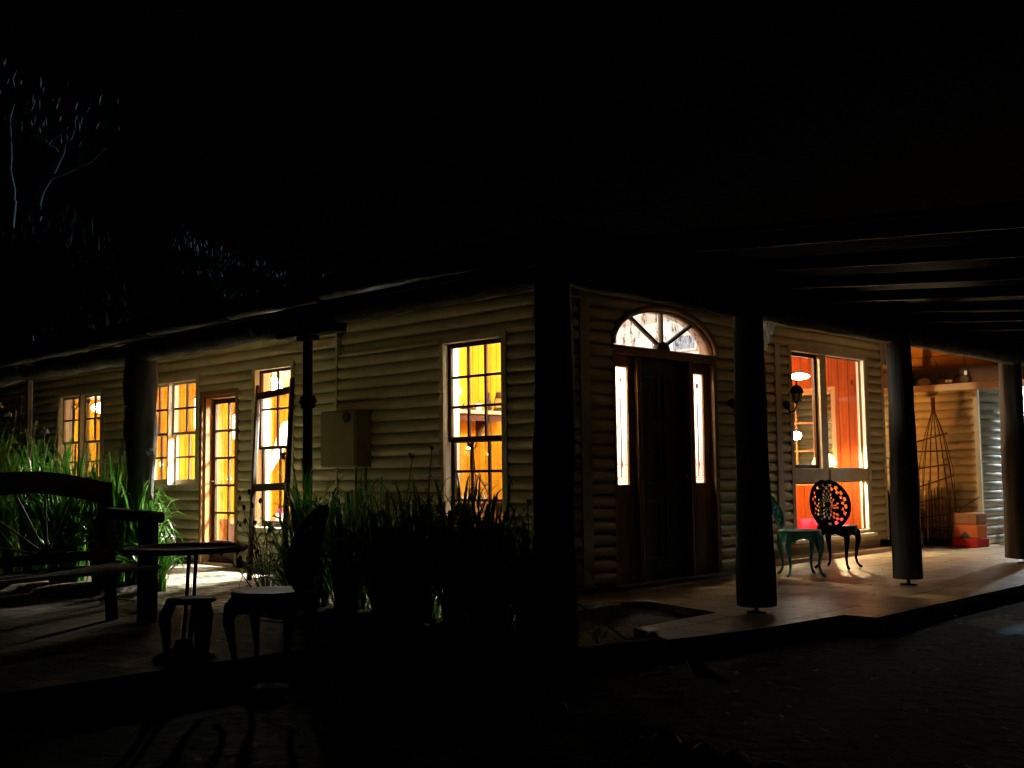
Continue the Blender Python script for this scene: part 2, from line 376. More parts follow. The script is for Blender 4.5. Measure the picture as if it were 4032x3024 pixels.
def weatherboards(name, T, u0, u1, z0, z1, holes, zcuts=(), m='wb', pitch=.1125, fat=.026):
    mb = MB(); z = z0; prof = [(.06,-.014),(.0605,.002),(.12,fat*.55),(.22,fat*.88),(.42,fat*1.05),(.64,fat*.90),(.82,fat*.5),(.94,.0),(1,-.012)]
    while z < z1-1e-6:
        zt = min(z+pitch, z1)
        lv = {z+(zt-z)*p: d for p, d in prof}
        for c in zcuts:
            if z+1e-4 < c < zt-1e-4:
                ks = sorted(lv); 
                for a, b_ in zip(ks, ks[1:]):
                    if a < c < b_: lv[c] = lv[a]+(lv[b_]-lv[a])*(c-a)/(b_-a); break
        ks = sorted(lv); zz = [z]+ks; dd = [-.014]+[lv[k] for k in ks]
        zz[0] = z-.0005
        shell(mb, T, u0, u1, zz, dd, holes); z = zt
    o = mb.build(name, MT[m], house); return o
def solidwall(name, T, u0, u1, z0, z1, d0, d1, holes, zcuts, m):
    """plain wall panel of thickness d0..d1 (inward) with holes, reveals closed"""
    mb = MB(); zs = sorted({z0, z1, *[c for c in zcuts if z0 < c < z1]})
    for i in range(len(zs)-1):
        za, zb = zs[i], zs[i+1]; zm = (za+zb)/2; cuts = []
        for hfn in holes:
            c = hfn(zm)
            if c: cuts.append((hfn(za+1e-5) or c, hfn(zb-1e-5) or c))
        cuts.sort(key=lambda q: q[0][0]); cur = (u0, u0); segs = []
        for a, b_ in cuts: segs.append((cur, (a[0], b_[0]))); cur = (a[1], b_[1])
        segs.append((cur, (u1, u1)))
        for (la, lb), (ra, rb) in segs:
            if ra-la < 1e-3 and rb-lb < 1e-3: continue
            vs = [T(la,za,d0),T(ra,za,d0),T(rb,zb,d0),T(lb,zb,d0),T(la,za,d1),T(ra,za,d1),T(rb,zb,d1),T(lb,zb,d1)]
            mb.add(vs, [(0,1,2,3),(7,6,5,4),(0,4,5,1),(1,5,6,2),(2,6,7,3),(3,7,4,0)])
    return mb.build(name, MT[m], house)
TA = lambda u, z, d: (1.85+d, u, z)      # left wing wall: faces -x
TB = lambda u, z, d: (u, 1.80+d, z)      # front-door wall: faces -y
TC = lambda u, z, d: (u, 2.15+d, z)      # bay window wall
TS = lambda u, z, d: (8.90-d, u, z)      # side of the bay, faces +x
TR = lambda u, z, d: (10.2+d, u, z)      # far wall across the recess, faces -x
ZT, ZB = 2.76, .12
HA = [(2.22,3.0,.47,2.26),(5.31,6.02,.49,2.235),(6.40,7.10,.0,2.0),(7.25,8.58,.95,2.225),(9.70,11.01,.95,2.215)]
rA = [rect(*q) for q in HA]; cA = sorted({z for q in HA for z in q[2:]})
EC, ERX, EZ, ERZ = 3.635, .82, 2.215, .385
def fan(z):
    if z < EZ or z > EZ+ERZ: return None
    k = math.sqrt(max(0, 1-((z-EZ)/ERZ)**2)); return (EC-ERX*k, EC+ERX*k)
HB = [(2.79,4.48,-.05,2.215),(4.90,5.18,.62,2.3)]
rB = [rect(*q) for q in HB]+[fan]; cB = [2.215,.62,2.3]+[EZ+ERZ*math.sin(t*math.pi/2/12) for t in range(1,13)]
HC = [(6.53,8.46,.25,2.49)]; rC = [rect(*q) for q in HC]; cC = [.25,2.49]
HS = [(2.75,3.70,.85,2.15)]; rS = [rect(*q) for q in HS]; cS = [.85,2.15]
weatherboards('weatherboard_wall', TA, 1.85, 4.53, ZB, ZT, rA, cA)
weatherboards('weatherboard_wall', lambda u, z, d: (1.80+d, u, z), 4.53, 13.2, ZB-.02, ZT-.02, rA, cA)
weatherboards('weatherboard_wall', TB, 1.85, 5.25, .06, ZT-.05, rB, cB)
weatherboards('weatherboard_wall', TC, 5.25, 8.9, .13, ZT, rC, cC)
weatherboards('weatherboard_wall', TS, 2.15, 6.0, .13, ZT, rS, cS)
weatherboards('weatherboard_wall', TR, 1.41, 6.2, .06, 2.16, [], [])
# backing and linings
solidwall('wall_frame', TA, 1.86, 13.2, 0, ZT, .018, .13, rA, cA, 'trim')
solidwall('wall_frame', TB, 1.99, 5.25, 0, ZT, .018, .13, rB, cB, 'trim')
solidwall('wall_frame', TC, 5.25, 8.76, 0, ZT, .018, .10, rC, cC, 'trim')
solidwall('wall_frame', TS, 2.26, 6.0, 0, ZT, .018, .12, rS, cS, 'trim')
solidwall('wall_frame', TR, 1.43, 6.2, 0, 2.9, .018, .12, [], [], 'trim')
solidwall('pine_lining', TA, 1.96, 13.1, .05, 2.74, .132, .15, rA, cA, 'pine_y')
solidwall('pine_lining', TB, 2.00, 5.13, .05, 2.74, .132, .15, rB, cB, 'plaster')
solidwall('pine_lining', TC, 5.27, 8.74, .05, 2.74, .102, .12, rC, cC, 'pine_redx')
solidwall('pine_lining', TS, 2.28, 4.3, .05, 2.74, .122, .14, rS, cS, 'pine_red')
mb = MB(); mb.box(5.20, 5.25, 1.83, 2.168, 0, ZT); mb.build('wall_frame', MT['wb'], house)
mb = MB()   # interior partitions
mb.box(2.0, 5.13, 4.40, 4.42, .05, 2.74); mb.build('pine_partition', board_mat('hall_pine_x', (.86,.42,.018), (.66,.26,.008), 'X'), house)
mb = MB(); mb.box(2.0, 6.6, 9.30, 9.36, .05, 2.74); mb.build('pine_partition', MT['pine_x'], house)
mb = MB(); mb.box(2.0, 6.6, 13.08, 13.14, .05, 2.74); mb.build('pine_partition', MT['pine_x'], house)
mb = MB(); mb.box(6.60, 6.66, 4.46, 13.14, .05, 2.74); mb.build('pine_partition', MT['pine_y'], house)
mb = MB(); mb.box(5.14, 5.18, 2.45, 4.40, .05, 2.74); mb.build('plaster_partition', MT['plaster'], house)
mb = MB(); mb.box(5.20, 5.24, 2.45, 4.40, .05, 2.74); mb.build('pine_partition', MT['pine_red'], house)
mb = MB(); mb.box(5.24, 8.76, 4.30, 4.34, .05, 2.74); mb.build('pine_partition', MT['pine_redx'], house)
mb = MB(); mb.box(1.95, 6.6, 4.425, 4.445, .05, 2.74); mb.build('pine_partition', MT['pine_x'], house)
mb = MB(); mb.box(1.99, 8.78, 1.94, 4.42, 2.742, 2.80); mb.box(1.99, 6.7, 4.42, 9.3, 2.36, 2.42); mb.box(1.99, 6.7, 9.36, 13.2, 2.34, 2.40); mb.build('ceiling', MT['ceil'], house)
mb = MB(); mb.box(1.98, 8.77, 1.94, 4.42, .0, .05); mb.box(1.98, 6.62, 4.42, 13.2, 0, .05); mb.build('timber_floor', MT['floor_in'], house)
mb = MB(); mb.box(1.86, 8.9, 13.2, 13.3, 0, ZT); mb.build('wall_frame', MT['wb'], house)
mb = MB(); mb.box(6.67, 8.9, 6.0, 6.1, 0, ZT); mb.build('wall_frame', MT['wb'], house)
# cover boards, corner stops, plinth
for q in ((1.818,1.862,1.765,1.815,.05,ZT),(2.33,2.465,1.762,1.80,.05,ZT-.02),(5.235,5.262,1.77,2.12,.05,ZT),(1.768,1.85,4.515,4.545,.05,ZT),
          (6.18,6.30,2.112,2.16,.10,2.5),(8.872,8.932,2.118,2.16,.12,ZT),(10.155,10.21,1.37,1.43,.02,2.16)):
    mb = MB(); mb.box(*q); mb.build('corner_board', MT['trim'], house, bevel=.004)
mb = MB(); mb.box(5.30, 8.80, 2.23, 2.30, .0, .14); mb.box(8.74, 8.80, 2.30, 6, .0, .14); mb.box(1.88, 1.9, 1.9, 13.2, -.05, .12); mb.build('plinth', MT['dark_timber'], house)
mb = MB(); mb.box(8.9, 9.22, 2.16, 2.21, 2.44, 2.80); mb.build('header_board', MT['wb'], house)
# roof
mb = MB(); XR = 4.9
def roofz(x): return 2.47+(x+.2)*.167 if x < 1.9 else 2.821+(x-1.9)*.035
nn = 230; vs = []
for i in range(nn+1):
    y = -.22+14.1*i/nn; dz = .010*math.cos(i*math.pi/2)
    for x in (-.22, min(1.9, max(-.22, y)) if y < 1.9 else 1.9, min(XR, max(-.22, y)) if y < XR else XR): vs.append((x, y, roofz(x)+dz))
mb.add(vs, [(3*i+k, 3*i+k+1, 3*i+k+4, 3*i+k+3) for i in range(nn) for k in (0,1)], True); vs = []
for i in range(nn+1):
    x = -.22+13.6*i/nn; dz = .010*math.cos(i*math.pi/2)
    for y in (-.22, min(1.9, max(-.22, x)) if x < 1.9 else 1.9, min(XR, max(-.22, x)) if x < XR else XR): vs.append((x, y, roofz(y)+dz))
mb.add(vs, [(3*i+k, 3*i+k+1, 3*i+k+4, 3*i+k+3) for i in range(nn) for k in (0,1)], True)
mb.add([(XR, XR, roofz(XR)), (XR, 13.9, roofz(XR)), (10, 13.9, 2.82), (13.4, XR, roofz(XR))], [(0,1,2,3)])
mb.build('roof', MT['roof'], house, solid=.012)
mb = MB(); c0_, c1_ = 2.43, 2.765
mb.add([(-.1,-.1,c0_),(1.84,1.84,c1_),(1.84,13.5,c1_),(-.1,13.5,c0_)], [(0,1,2,3)]); mb.add([(-.1,-.1,c0_),(13.2,-.1,c0_),(13.2,1.84,c1_),(1.84,1.84,c1_)], [(0,1,2,3)])
mb.add([(1.84,1.84,c1_),(13.2,1.84,c1_),(13.2,4.0,c1_+.02),(8.9,4.0,c1_+.02),(8.9,2.16,c1_+.01),(1.84,1.90,c1_)], [(0,1,2,3,4,5)])
mb.build('verandah_ceiling', noisy('fawn_ceiling_paint', (.24,.21,.15), (.32,.28,.20), 5, .6, bst=.05), house, solid=.01)

# ------------------------------------------------------------------ windows
def tb(mb, T, u0, u1, z0, z1, d0, d1):
    vs = [T(u, z, d) for d in (d0, d1) for u, z in ((u0,z0),(u1,z0),(u1,z1),(u0,z1))]
    mb.add(vs, [(0,1,2,3),(7,6,5,4),(0,4,5,1),(1,5,6,2),(2,6,7,3),(3,7,4,0)])
def frame4(mb, T, u0, u1, z0, z1, w_, d0, d1, wb=None, wt=None):
    wb = wb or w_; wt = wt or w_
    tb(mb, T, u0, u0+w_, z0, z1, d0, d1); tb(mb, T, u1-w_, u1, z0, z1, d0, d1)
    tb(mb, T, u0+w_, u1-w_, z0, z0+wb, d0, d1); tb(mb, T, u0+w_, u1-w_, z1-wt, z1, d0, d1)
def sash(T, parent, u0, u1, z0, z1, nc, nr, d, mt='sash', st=.036, mu=.025, wb=None):
    mb = MB(); wb = wb or st; frame4(mb, T, u0, u1, z0, z1, st, d, d+.032, wb=wb)
    if mt == 'sash_cream': mb.build('sash_frame', MT[mt], parent, bevel=.003); mb = MB(); mt = 'sash'
    a0, a1, b0, b1 = u0+st, u1-st, z0+wb, z1-st
    for i in range(1, nc): c = a0+(a1-a0)*i/nc; tb(mb, T, c-mu/2, c+mu/2, b0, b1, d+.004, d+.028)
    for i in range(1, nr): c = b0+(b1-b0)*i/nr; tb(mb, T, a0, a1, c-mu/2, c+mu/2, d+.006, d+.026)
    s_ = mb.build('sash', MT[mt], parent, bevel=.003)
    mb = MB(); mb.add([T(a0-.004,b0-.004,d+.016),T(a1+.004,b0-.004,d+.016),T(a1+.004,b1+.004,d+.016),T(a0-.004,b1+.004,d+.016)], [(0,1,2,3)])
    return s_, mb
def window(T, units, z0, z1, zm, nc, nru, nrl, lab, mt='sash', arch=.06, lin=.17, stile=.036, sillb=.07):
    wroot = bpy.data.objects.new('window', None); col.objects.link(wroot); wroot.parent = house; wroot['label'] = lab
    U0, U1 = units[0][0], units[-1][1]
    mb = MB()
    frame4(mb, T, U0-arch, U1+arch, z0-.02, z1+arch, arch+.004, -.034, -.002, wb=.016)
    for a, b_ in zip(units, units[1:]): tb(mb, T, a[1], b_[0], z0, z1, -.03, .10)
    mb.build('frame', MT['trim'], wroot, bevel=.004)
    mb = MB(); frame4(mb, T, U0-.015, U1+.015, z0-.015, z1+.015, .018, .0, lin); mb.build('jamb_lining', MT['lining'], wroot)
    mb = MB(); tb(mb, T, U0-.05, U1+.05, z0-.03, z0+.005, -.06, .02); mb.build('sill', MT['trim'], wroot, bevel=.005)
    for (a, b_) in units:
        s_, g = sash(T, wroot, a, b_, zm-.02, z1, nc, nru, .028, mt, stile); g.build('pane', MT['glass'], wroot)
        s_, g = sash(T, wroot, a, b_, z0, zm+.016, nc, nrl, .064, mt, stile, wb=sillb); g.build('pane', MT['glass'], wroot)
    return wroot
TA2 = lambda u, z, d: (1.80+d, u, z)
window(TA, [(2.235,2.985)], .485, 2.245, 1.362, 3, 3, 3, 'tall twelve-over-six window nearest the corner, showing a shelf', stile=.045)
window(TA2, [(5.325,6.005)], .50, 2.22, 1.365, 2, 2, 2, 'tall window behind the leaning timber frame')
window(TA2, [(7.262,7.90),(7.93,8.565)], .96, 2.21, 1.585, 2, 2, 2, 'paired window between log post and glass door', mt='sash_cream')
window(TA2, [(9.715,10.31),(10.38,10.995)], .96, 2.20, 1.555, 2, 2, 2, 'paired window furthest left', mt='sash_cream')
# narrow side window by the second post
window(TB, [(4.905,5.175)], .64, 2.28, 1.5, 1, 2, 1, 'narrow window beside the front door', arch=.04, stile=.03)
# bay window
bw = bpy.data.objects.new('window', None); col.objects.link(bw); bw.parent = house; bw['label'] = 'wide four-pane window with a heavy transom, lit orange'
mb = MB(); frame4(mb, TC, 6.50, 8.49, .235, 2.52, .07, -.03, .10, wb=.05); tb(mb, TC, 7.27, 7.43, .28, 2.46, -.006, .09)
tb(mb, TC, 6.57, 7.27, .90, 1.065, -.012, .09); tb(mb, TC, 7.43, 8.42, .90, 1.055, -.018, .09); mb.build('frame', MT['sash_cream'], bw, bevel=.005)
mb = MB(); tb(mb, TC, 6.46, 8.52, .20, .24, -.07, .06); mb.build('sill', MT['lining'], bw, bevel=.006)
mb = MB(); tb(mb, TC, 8.375, 8.42, .285, .90, -.024, .06); tb(mb, TC, 8.385, 8.42, 1.055, 2.45, -.024, .06); mb.build('outer_stop', MT['lining'], bw)
for a, b_, c, d_, st in ((6.57,7.27,1.065,2.45,.045),(7.43,8.39,1.055,2.45,.012),(6.57,7.27,.285,.90,.02),(7.43,8.38,.285,.90,.012)):
    s_, g = sash(TC, bw, a, b_, c, d_, 1, 1, .045 if st > .02 else .02, 'sash', st); g.build('pane', MT['glass'], bw)
# side window of the bay, seen through it
sw = bpy.data.objects.new('window', None); col.objects.link(sw); sw.parent = house
mb = MB(); frame4(mb, TS, 2.73, 3.72, .83, 2.17, .05, .0, .15); mb.build('frame', MT['oak'], sw)
s_, g = sash(TS, sw, 2.78, 3.67, .88, 2.12, 3, 3, .07, 'oak', .04, .022); g.build('pane', MT['glass'], sw)

# left glazed door
gd = bpy.data.objects.new('glass_door', None); col.objects.link(gd); gd.parent = house; gd['label'] = 'narrow ten-pane glass door with oiled timber jamb'
mb = MB(); tb(mb, TA2, 6.385, 6.42, .0, 2.0, -.0, .15); tb(mb, TA2, 7.08, 7.115, .0, 2.0, .0, .15); tb(mb, TA2, 6.42, 7.08, 1.965, 2.0, .0, .15)
frame4(mb, TA2, 6.345, 7.165, -.02, 2.05, .055, -.036, -.001, wb=.005); tb(mb, TA2, 6.42, 7.08, .02, .07, -.03, .14); mb.build('frame', MT['oak'], gd, bevel=.004)
mb = MB(); a0, a1, b0, b1 = 6.425, 7.075, .07, 1.96; d = .095
frame4(mb, TA2, a0, a1, b0, b1, .05, d, d+.038, wb=.25, wt=.055)
c = (a0+a1)/2; tb(mb, TA2, c-.014, c+.014, b0+.25, b1-.055, d+.004, d+.034)
for i in range(1, 5): z = b0+.25+(b1-.055-b0-.25)*i/5; tb(mb, TA2, a0+.05, a1-.05, z-.014, z+.014, d+.006, d+.032)
mb.build('door_leaf', MT['sash'], gd, bevel=.003)
mb = MB(); mb.add([TA2(a0+.05,b0+.25,d+.02),TA2(a1-.05,b0+.25,d+.02),TA2(a1-.05,b1-.055,d+.02),TA2(a0+.05,b1-.055,d+.02)], [(0,1,2,3)]); mb.build('pane', MT['glass'], gd)
mb = MB(); mb.tube([TA2(7.05,1.0,d-.002),TA2(7.05,1.0,d-.05),TA2(6.97,1.0,d-.055)], .009); mb.build('handle', MT['steel'], gd)

# front door with sidelights and fanlight
fd = bpy.data.objects.new('front_door', None); col.objects.link(fd); fd.parent = house; fd['label'] = 'dark front door between leadlight sidelights under a half-round fanlight'
mb = MB()
for a, b_ in ((2.79,2.84),(4.42,4.475)): tb(mb, TB, a, b_, -.0, 2.215, -.02, .14)
for a, b_ in ((3.185,3.205),(3.215,3.252),(4.015,4.052),(4.062,4.082)): tb(mb, TB, a, b_, .0, 2.13, -.0, .13)
tb(mb, TB, 2.84, 4.42, 2.13, 2.213, -.012, .14); tb(mb, TB, 2.77, 4.50, 2.175, 2.20, -.03, -.012)
mb.build('door_frame', MT['oak'], fd, bevel=.004)
mb = MB(); tb(mb, TB, 3.252, 4.015, .02, 2.13, .075, .115)
for (u0_, u1_) in ((3.33,3.60),(3.67,3.94)):
    for (za, zb) in ((.22,.78),(.92,1.42),(1.52,1.98)): frame4(mb, TB, u0_, u1_, za, zb, .03, .062, .076)
mb.build('door_leaf', MT['dark_door'], fd, bevel=.004)
mb = MB(); mb.ball(TB(3.95, 1.0, .035), .03); mb.tube([TB(3.95,1.0,.075), TB(3.95,1.0,.04)], .012); mb.build('handle', MT['steel'], fd)
mb = MB(); tb(mb, TB, 2.75, 4.52, -.005, .035, -.10, .14); mb.build('threshold', MT['sleeper'], fd, bevel=.005)
for k, (g0, g1, s0, s1) in enumerate(((2.925,3.10,2.84,3.185),(4.165,4.325,4.082,4.42))):
    sd = bpy.data.objects.new('sidelight', None); col.objects.link(sd); sd.parent = fd
    mb = MB(); tb(mb, TB, s0, g0, .0, 2.13, .05, .09); tb(mb, TB, g1, s1, .0, 2.13, .05, .09)
    tb(mb, TB, g0, g1, .0, .935, .05, .09); tb(mb, TB, g0, g1, 2.02, 2.13, .05, .09); frame4(mb, TB, s0+.07, s1-.07, .12, .80, .02, .038, .05)
    mb.build('sidelight_frame', MT['oak'], fd, bevel=.003)
    mb = MB(); mb.add([TB(g0,.935,.07),TB(g1,.935,.07),TB(g1,2.02,.07),TB(g0,2.02,.07)], [(0,1,2,3)]); mb.build('sidelight_pane', MT['glass_frost'], fd)
    mb = MB(); cu = (g0+g1)/2; r_ = .0034
    P_ = lambda u, z: TB(u, z, .064)
    mb.tube([P_(cu-.012,1.0),P_(cu-.006,1.4),P_(cu-.01,1.72)], .006, 6)
    for sgn in (-1, 1): mb.tube([P_(cu-.01,1.70),P_(cu-.01+sgn*.028,1.75),P_(cu-.01+sgn*.045,1.82),P_(cu-.01+sgn*.04,1.87),P_(cu-.01+sgn*.012,1.90)], r_, 5)
    for z in (.965,.985,1.0): mb.tube([P_(g0+.005,z),P_(g1-.02,z)], r_*.8, 5)
    for u in (g0+.035,g1-.04,g1-.025): mb.tube([P_(u,1.0),P_(u,1.32)], r_*.6, 5)
    mb.tube([P_(g0,1.12),P_(g1,1.12)], r_*.7, 5); mb.tube([P_(g0,1.32),P_(g1,1.32)], r_*.6, 5); mb.tube([P_(cu,1.95),P_(g1-.02,1.95)], r_*.7, 5)
    mb.build('leadwork', MT['lead'], fd)
    mb = MB()
    def gem(pts): 
        k_ = len(pts); mb.add([TB(u,z,.058) for u, z in pts]+[TB(u,z,.066) for u, z in pts], [tuple(range(k_)), tuple(range(k_,2*k_))]+[(i,(i+1)%k_,k_+(i+1)%k_,k_+i) for i in range(k_)])
    cz = 1.12; c2 = cu-.008; gem([(c2,cz-.042),(c2+.014,cz),(c2,cz+.042),(c2-.014,cz)])
    gem([(g0+.002,.985),(g0+.02,.985),(g0+.02,1.0),(g0+.002,1.0)])
    if k == 1: gem([(c2-.012,1.885),(c2,1.875),(c2+.012,1.885),(c2+.014,1.925),(c2+.006,1.91),(c2,1.925),(c2-.006,1.91),(c2-.014,1.925)])
    mb.build('leadlight_glass', MT['red_glass'], fd)
    if k == 0:
        mb = MB(); gem([(c2-.01,1.89),(c2,1.88),(c2+.01,1.89),(c2+.012,1.92),(c2,1.908),(c2-.012,1.92)]); mb.build('leadlight_glass', MT['amber_glass'], fd)
    bpy.data.objects.remove(sd)
fl = bpy.data.objects.new('fanlight', None); col.objects.link(fl); fl.parent = house; fl['label'] = 'half-round fanlight with fan bars over the front door'
def arc(rx, rz, k=28): return [(EC+rx*math.cos(math.pi*i/k), EZ+rz*math.sin(math.pi*i/k)) for i in range(k+1)]
mb = MB()
def arcband(mb, r0, r1, d0, d1):
    A_, B_ = arc(*r0), arc(*r1); k = len(A_)
    vs = [TB(u,z,d_) for d_ in (d0,d1) for u, z in A_]+[TB(u,z,d_) for d_ in (d0,d1) for u, z in B_]
    for i in range(k-1): mb.add([vs[j] for j in (i,i+1,k+i+1,k+i,2*k+i,2*k+i+1,3*k+i+1,3*k+i)], [(0,1,5,4),(3,2,6,7),(0,1,2,3),(4,5,6,7)], True)
arcband(mb, (ERX-.012,ERZ-.010), (ERX+.045,ERZ+.045), -.036, .0); arcband(mb, (ERX-.03,ERZ-.026), (ERX-.0,ERZ-.0), .0, .14)
mb.build('arch_frame', MT['oak'], fl)
mb = MB(); hub = Vector((EC, EZ))
for u, z in ((EC,EZ+ERZ-.02),(EC-.50,EZ+.285),(EC+.50,EZ+.285)):
    mb.beam(TB(EC,EZ+.02,.05), TB(u,z,.05), .026, .04, up=(0,1,0))
pts = [(EC+.105*math.cos(math.pi*i/12), EZ-.004+.085*math.sin(math.pi*i/12)) for i in range(13)]
mb.add([TB(u,z,.02) for u, z in pts]+[TB(u,z,.075) for u, z in pts], [tuple(range(13)), tuple(range(13,26))]+[(i,i+1,14+i,13+i) for i in range(12)])
mb.build('glazing_bar', MT['dark_timber'], fl)
mb = MB(); A_ = arc(ERX-.03, ERZ-.026); mb.add([TB(u,z,.055) for u, z in A_], [tuple(range(len(A_)))]); mb.build('pane', MT['glass_fan'], fl)

# conduit and meter box
mb = MB(); mb.box(2.335, 2.42, 1.70, 1.762, 2.575, 2.66); mb.tube([(2.36,1.73,2.585),(2.1,1.73,2.575)], .012); mb.build('conduit', MT['white_metal'], house)
mbx = thing('meter_box', 'large square metal meter box mounted on the weatherboards between two windows', 'meter box', (1.70,4.26,1.41))
mb = MB(); mb.box(-.11, .13, -.285, .285, -.28, .275); mb.build('cabinet', MT['box_paint'], mbx, bevel=.008)
mb = MB(); mb.box(-.122, -.111, -.27, .27, -.265, .26); mb.build('door', MT['box_paint'], mbx, bevel=.004)
mb = MB(); mb.tube([(-.123,-.16,.20),(-.14,-.16,.20)], .05, 16); mb.build('viewing_port', MT['dark_timber'], mbx)
mb = MB(); mb.tube([(.07,-.20,-.28),(.07,-.20,-1.35)], .016); mb.tube([(.07,-.05,-.28),(.07,-.05,-1.35)], .012); mb.build('cable_pipe', MT['box_paint'], mbx)

# ------------------------------------------------------------------ verandah
ver = thing('log_verandah', 'log verandah and open carport roof wrapped around the corner of the house', 'verandah')
def log_post(x, y, r0, r1, z0, z1, seed, lean=(0,0), burls=()):
    mb = MB(); k = 26; pts = []; rad = []
    for i in range(k):
        t = i/(k-1); z = z0+(z1-z0)*t
        pts.append((x+lean[0]*(1-t)+.018*noise.noise(Vector((seed, z*1.3, 0))), y+lean[1]*(1-t)+.018*noise.noise(Vector((seed, z*1.3, 5))), z))
        rr = r0+(r1-r0)*t
        for bz, br, bs in burls: rr += br*math.exp(-((z-bz)/bs)**2)
        rad.append(rr*(1+.03*noise.noise(Vector((seed, z*5, 9)))))
    mb.tube(pts, rad, 22, bump=.05, seed=seed); return mb.build('post', MT['log'], ver)
log_post(0, 0, .128, .112, -.08, 2.24, 1.3, burls=((1.52,.006,.1),(1.2,.012,.16)))
log_post(2.217, .0, .142, .108, .055, 2.24, 4.1, (.01,0), ((1.1,-.008,.2),(.25,.008,.2)))
log_post(4.79, -.0, .128, .108, .055, 2.24, 7.7, (-.0,0), ((.9,.005,.3),))
log_post(7.72, .06, .140, .118, .055, 2.24, 9.2, (-.0,0), ((.3,.008,.3),))
log_post(10.7, .0, .125, .112, .055, 2.24, 12.2)
log_post(0, 5.16, .115, .125, -.1, 2.2, 15.5, burls=((1.50,.030,.10),(1.28,.015,.12),(1.9,.03,.3)))
for x in (2.217, 4.79, 7.72, 10.7):
    mb = MB(); mb.tube([(x,0,.0),(x,0,.09)], .016, 10); mb.lathe([(.075,.001),(.075,.010),(.02,.014)], (x,0,0), 16); mb.build('stirrup', MT['steel'], ver)
for y in (2.53, 7.70):
    mb = MB(); mb.box(-.028, .028, y-.028, y+.028, -.05, 2.15); mb.build('steel_post', MT['steel'], ver, bevel=.006)
mb = MB(); mb.box(-.04,.04,2.49,2.57,1.57,1.66); mb.tube([(0,2.44,1.62),(0,2.62,1.62)], .02, 8); mb.build('clamp', MT['steel'], ver)
mb = MB(); mb.box(-.06,.06,2.12,2.88,2.125,2.22); mb.box(-.045,.045,2.44,2.62,2.09,2.125); mb.build('splice_bracket', MT['dark_timber'], ver, bevel=.006)
def log_beam(a, b_, r_, seed, k=40):
    a = Vector(a); b_ = Vector(b_); mb = MB(); pts = []; rad = []
    for i in range(k):
        p = a.lerp(b_, i/(k-1)); p.z += .02*noise.noise(Vector((seed, i*.25, 0))); pts.append(p); rad.append(r_*(1+.06*noise.noise(Vector((seed, i*.4, 3)))))
    mb.tube(pts, rad, 16, bump=.04, seed=seed); return mb.build('beam', MT['log'], ver)
log_beam((0,-.12,2.295), (0,2.52,2.275), .105, 2.2); log_beam((0,2.52,2.255), (0,5.2,2.235), .105, 3.1); log_beam((0,5.2,2.225), (0,7.8,2.23), .10, 4.8); log_beam((0,7.8,2.23),(0,13.4,2.22), .10, 5.5, 50)
log_beam((-.1,0,2.30), (4.8,0,2.295), .10, 6.6, 50); log_beam((4.8,0,2.295), (13.5,0,2.27), .10, 8.8, 70)
# gutter on the left-hand side, in joined lengths
ys = [-.2, 2.05, 3.3, 4.6, 5.75, 7.0, 8.25, 9.6, 13.6]
for i in range(len(ys)-1):
    y0_, y1_ = ys[i]+.012, ys[i+1]-.004; mb = MB(); z = 2.375-.006*ys[i]
    k = 7; vs = []
    for y in (y0_, y1_):
        for j in range(k+1): t = math.pi*j/k; vs.append((-.21-.055*math.cos(t)*-1, y, z-.05*math.sin(t)))
    fs = [(j, j+1, k+2+j, k+1+j) for j in range(k)]
    mb.add(vs, fs, True); mb.build('gutter', MT['gutter'], ver, solid=.006)
mb = MB(); mb.box(-.155,-.13,-.2,13.5,2.30,2.50); mb.build('fascia', MT['dark_timber'], ver)
# carport roof: rafters run out from the beam, sheets on top
for i in range(14):
    x = .49+.92*i
    mb = MB(); mb.beam((x,.12,2.475), (x,-3.7,2.475-3.82*.086), .045, .075); o = mb.build('rafter', MT['batten'] if False else MT['dark_timber'], ver)
    mb = MB(); mb.beam((x,.12,2.434), (x,-3.7,2.434-3.82*.086), .014, .006); mb.build('rafter_lit_edge', MT['gutter'], ver)  # pale strip painted in for light along the rafter's underside
mb = MB(); mb.box(-.05,13.4,-.02,.02,2.36,2.60); mb.build('gap_cover_board', MT['dark_timber'], ver)  # dark board added to shut off bright gaps above the beam
mb = MB(); vs = []; kk = 500
for i in range(kk+1):
    x = .40+12.8*i/kk; dz = .010*math.cos(i*math.pi/2)
    vs += [(x,.18,2.535+dz), (x,-3.75,2.535-3.93*.086+dz)]
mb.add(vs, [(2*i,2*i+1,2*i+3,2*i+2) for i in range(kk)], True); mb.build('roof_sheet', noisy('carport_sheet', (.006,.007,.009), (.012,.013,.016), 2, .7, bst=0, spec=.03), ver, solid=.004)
# cross beam, batten and high boards at the end of the verandah
mb = MB(); mb.box(10.02, 10.14, .05, 4.0, 2.17, 2.42); mb.build('cross_beam', noisy('red_brown_beam', (.09,.05,.03), (.14,.08,.05), 6, .7), ver, bevel=.006)
mb = MB(); mb.box(9.56, 9.62, .25, 2.6, 2.075, 2.165); mb.box(9.57,9.61,.14,.26,2.085,2.3); mb.build('batten', MT['batten'], ver, bevel=.004)
mb = MB(); mb.box(9.94, 10.0, 2.21, 2.27, 1.98, 2.6); mb.build('strut', MT['steel'], ver)
hb = MB()
for k, (za, zb) in enumerate(((2.425,2.60),(2.603,2.78))): hb.box(10.15+.01*k, 10.19+.01*k, .9, 4.0, za, zb)
hb.build('end_board', board_mat('honey_end_boards', (.66,.36,.10), (.50,.25,.06), 'Z', .178, .5, .3), ver)
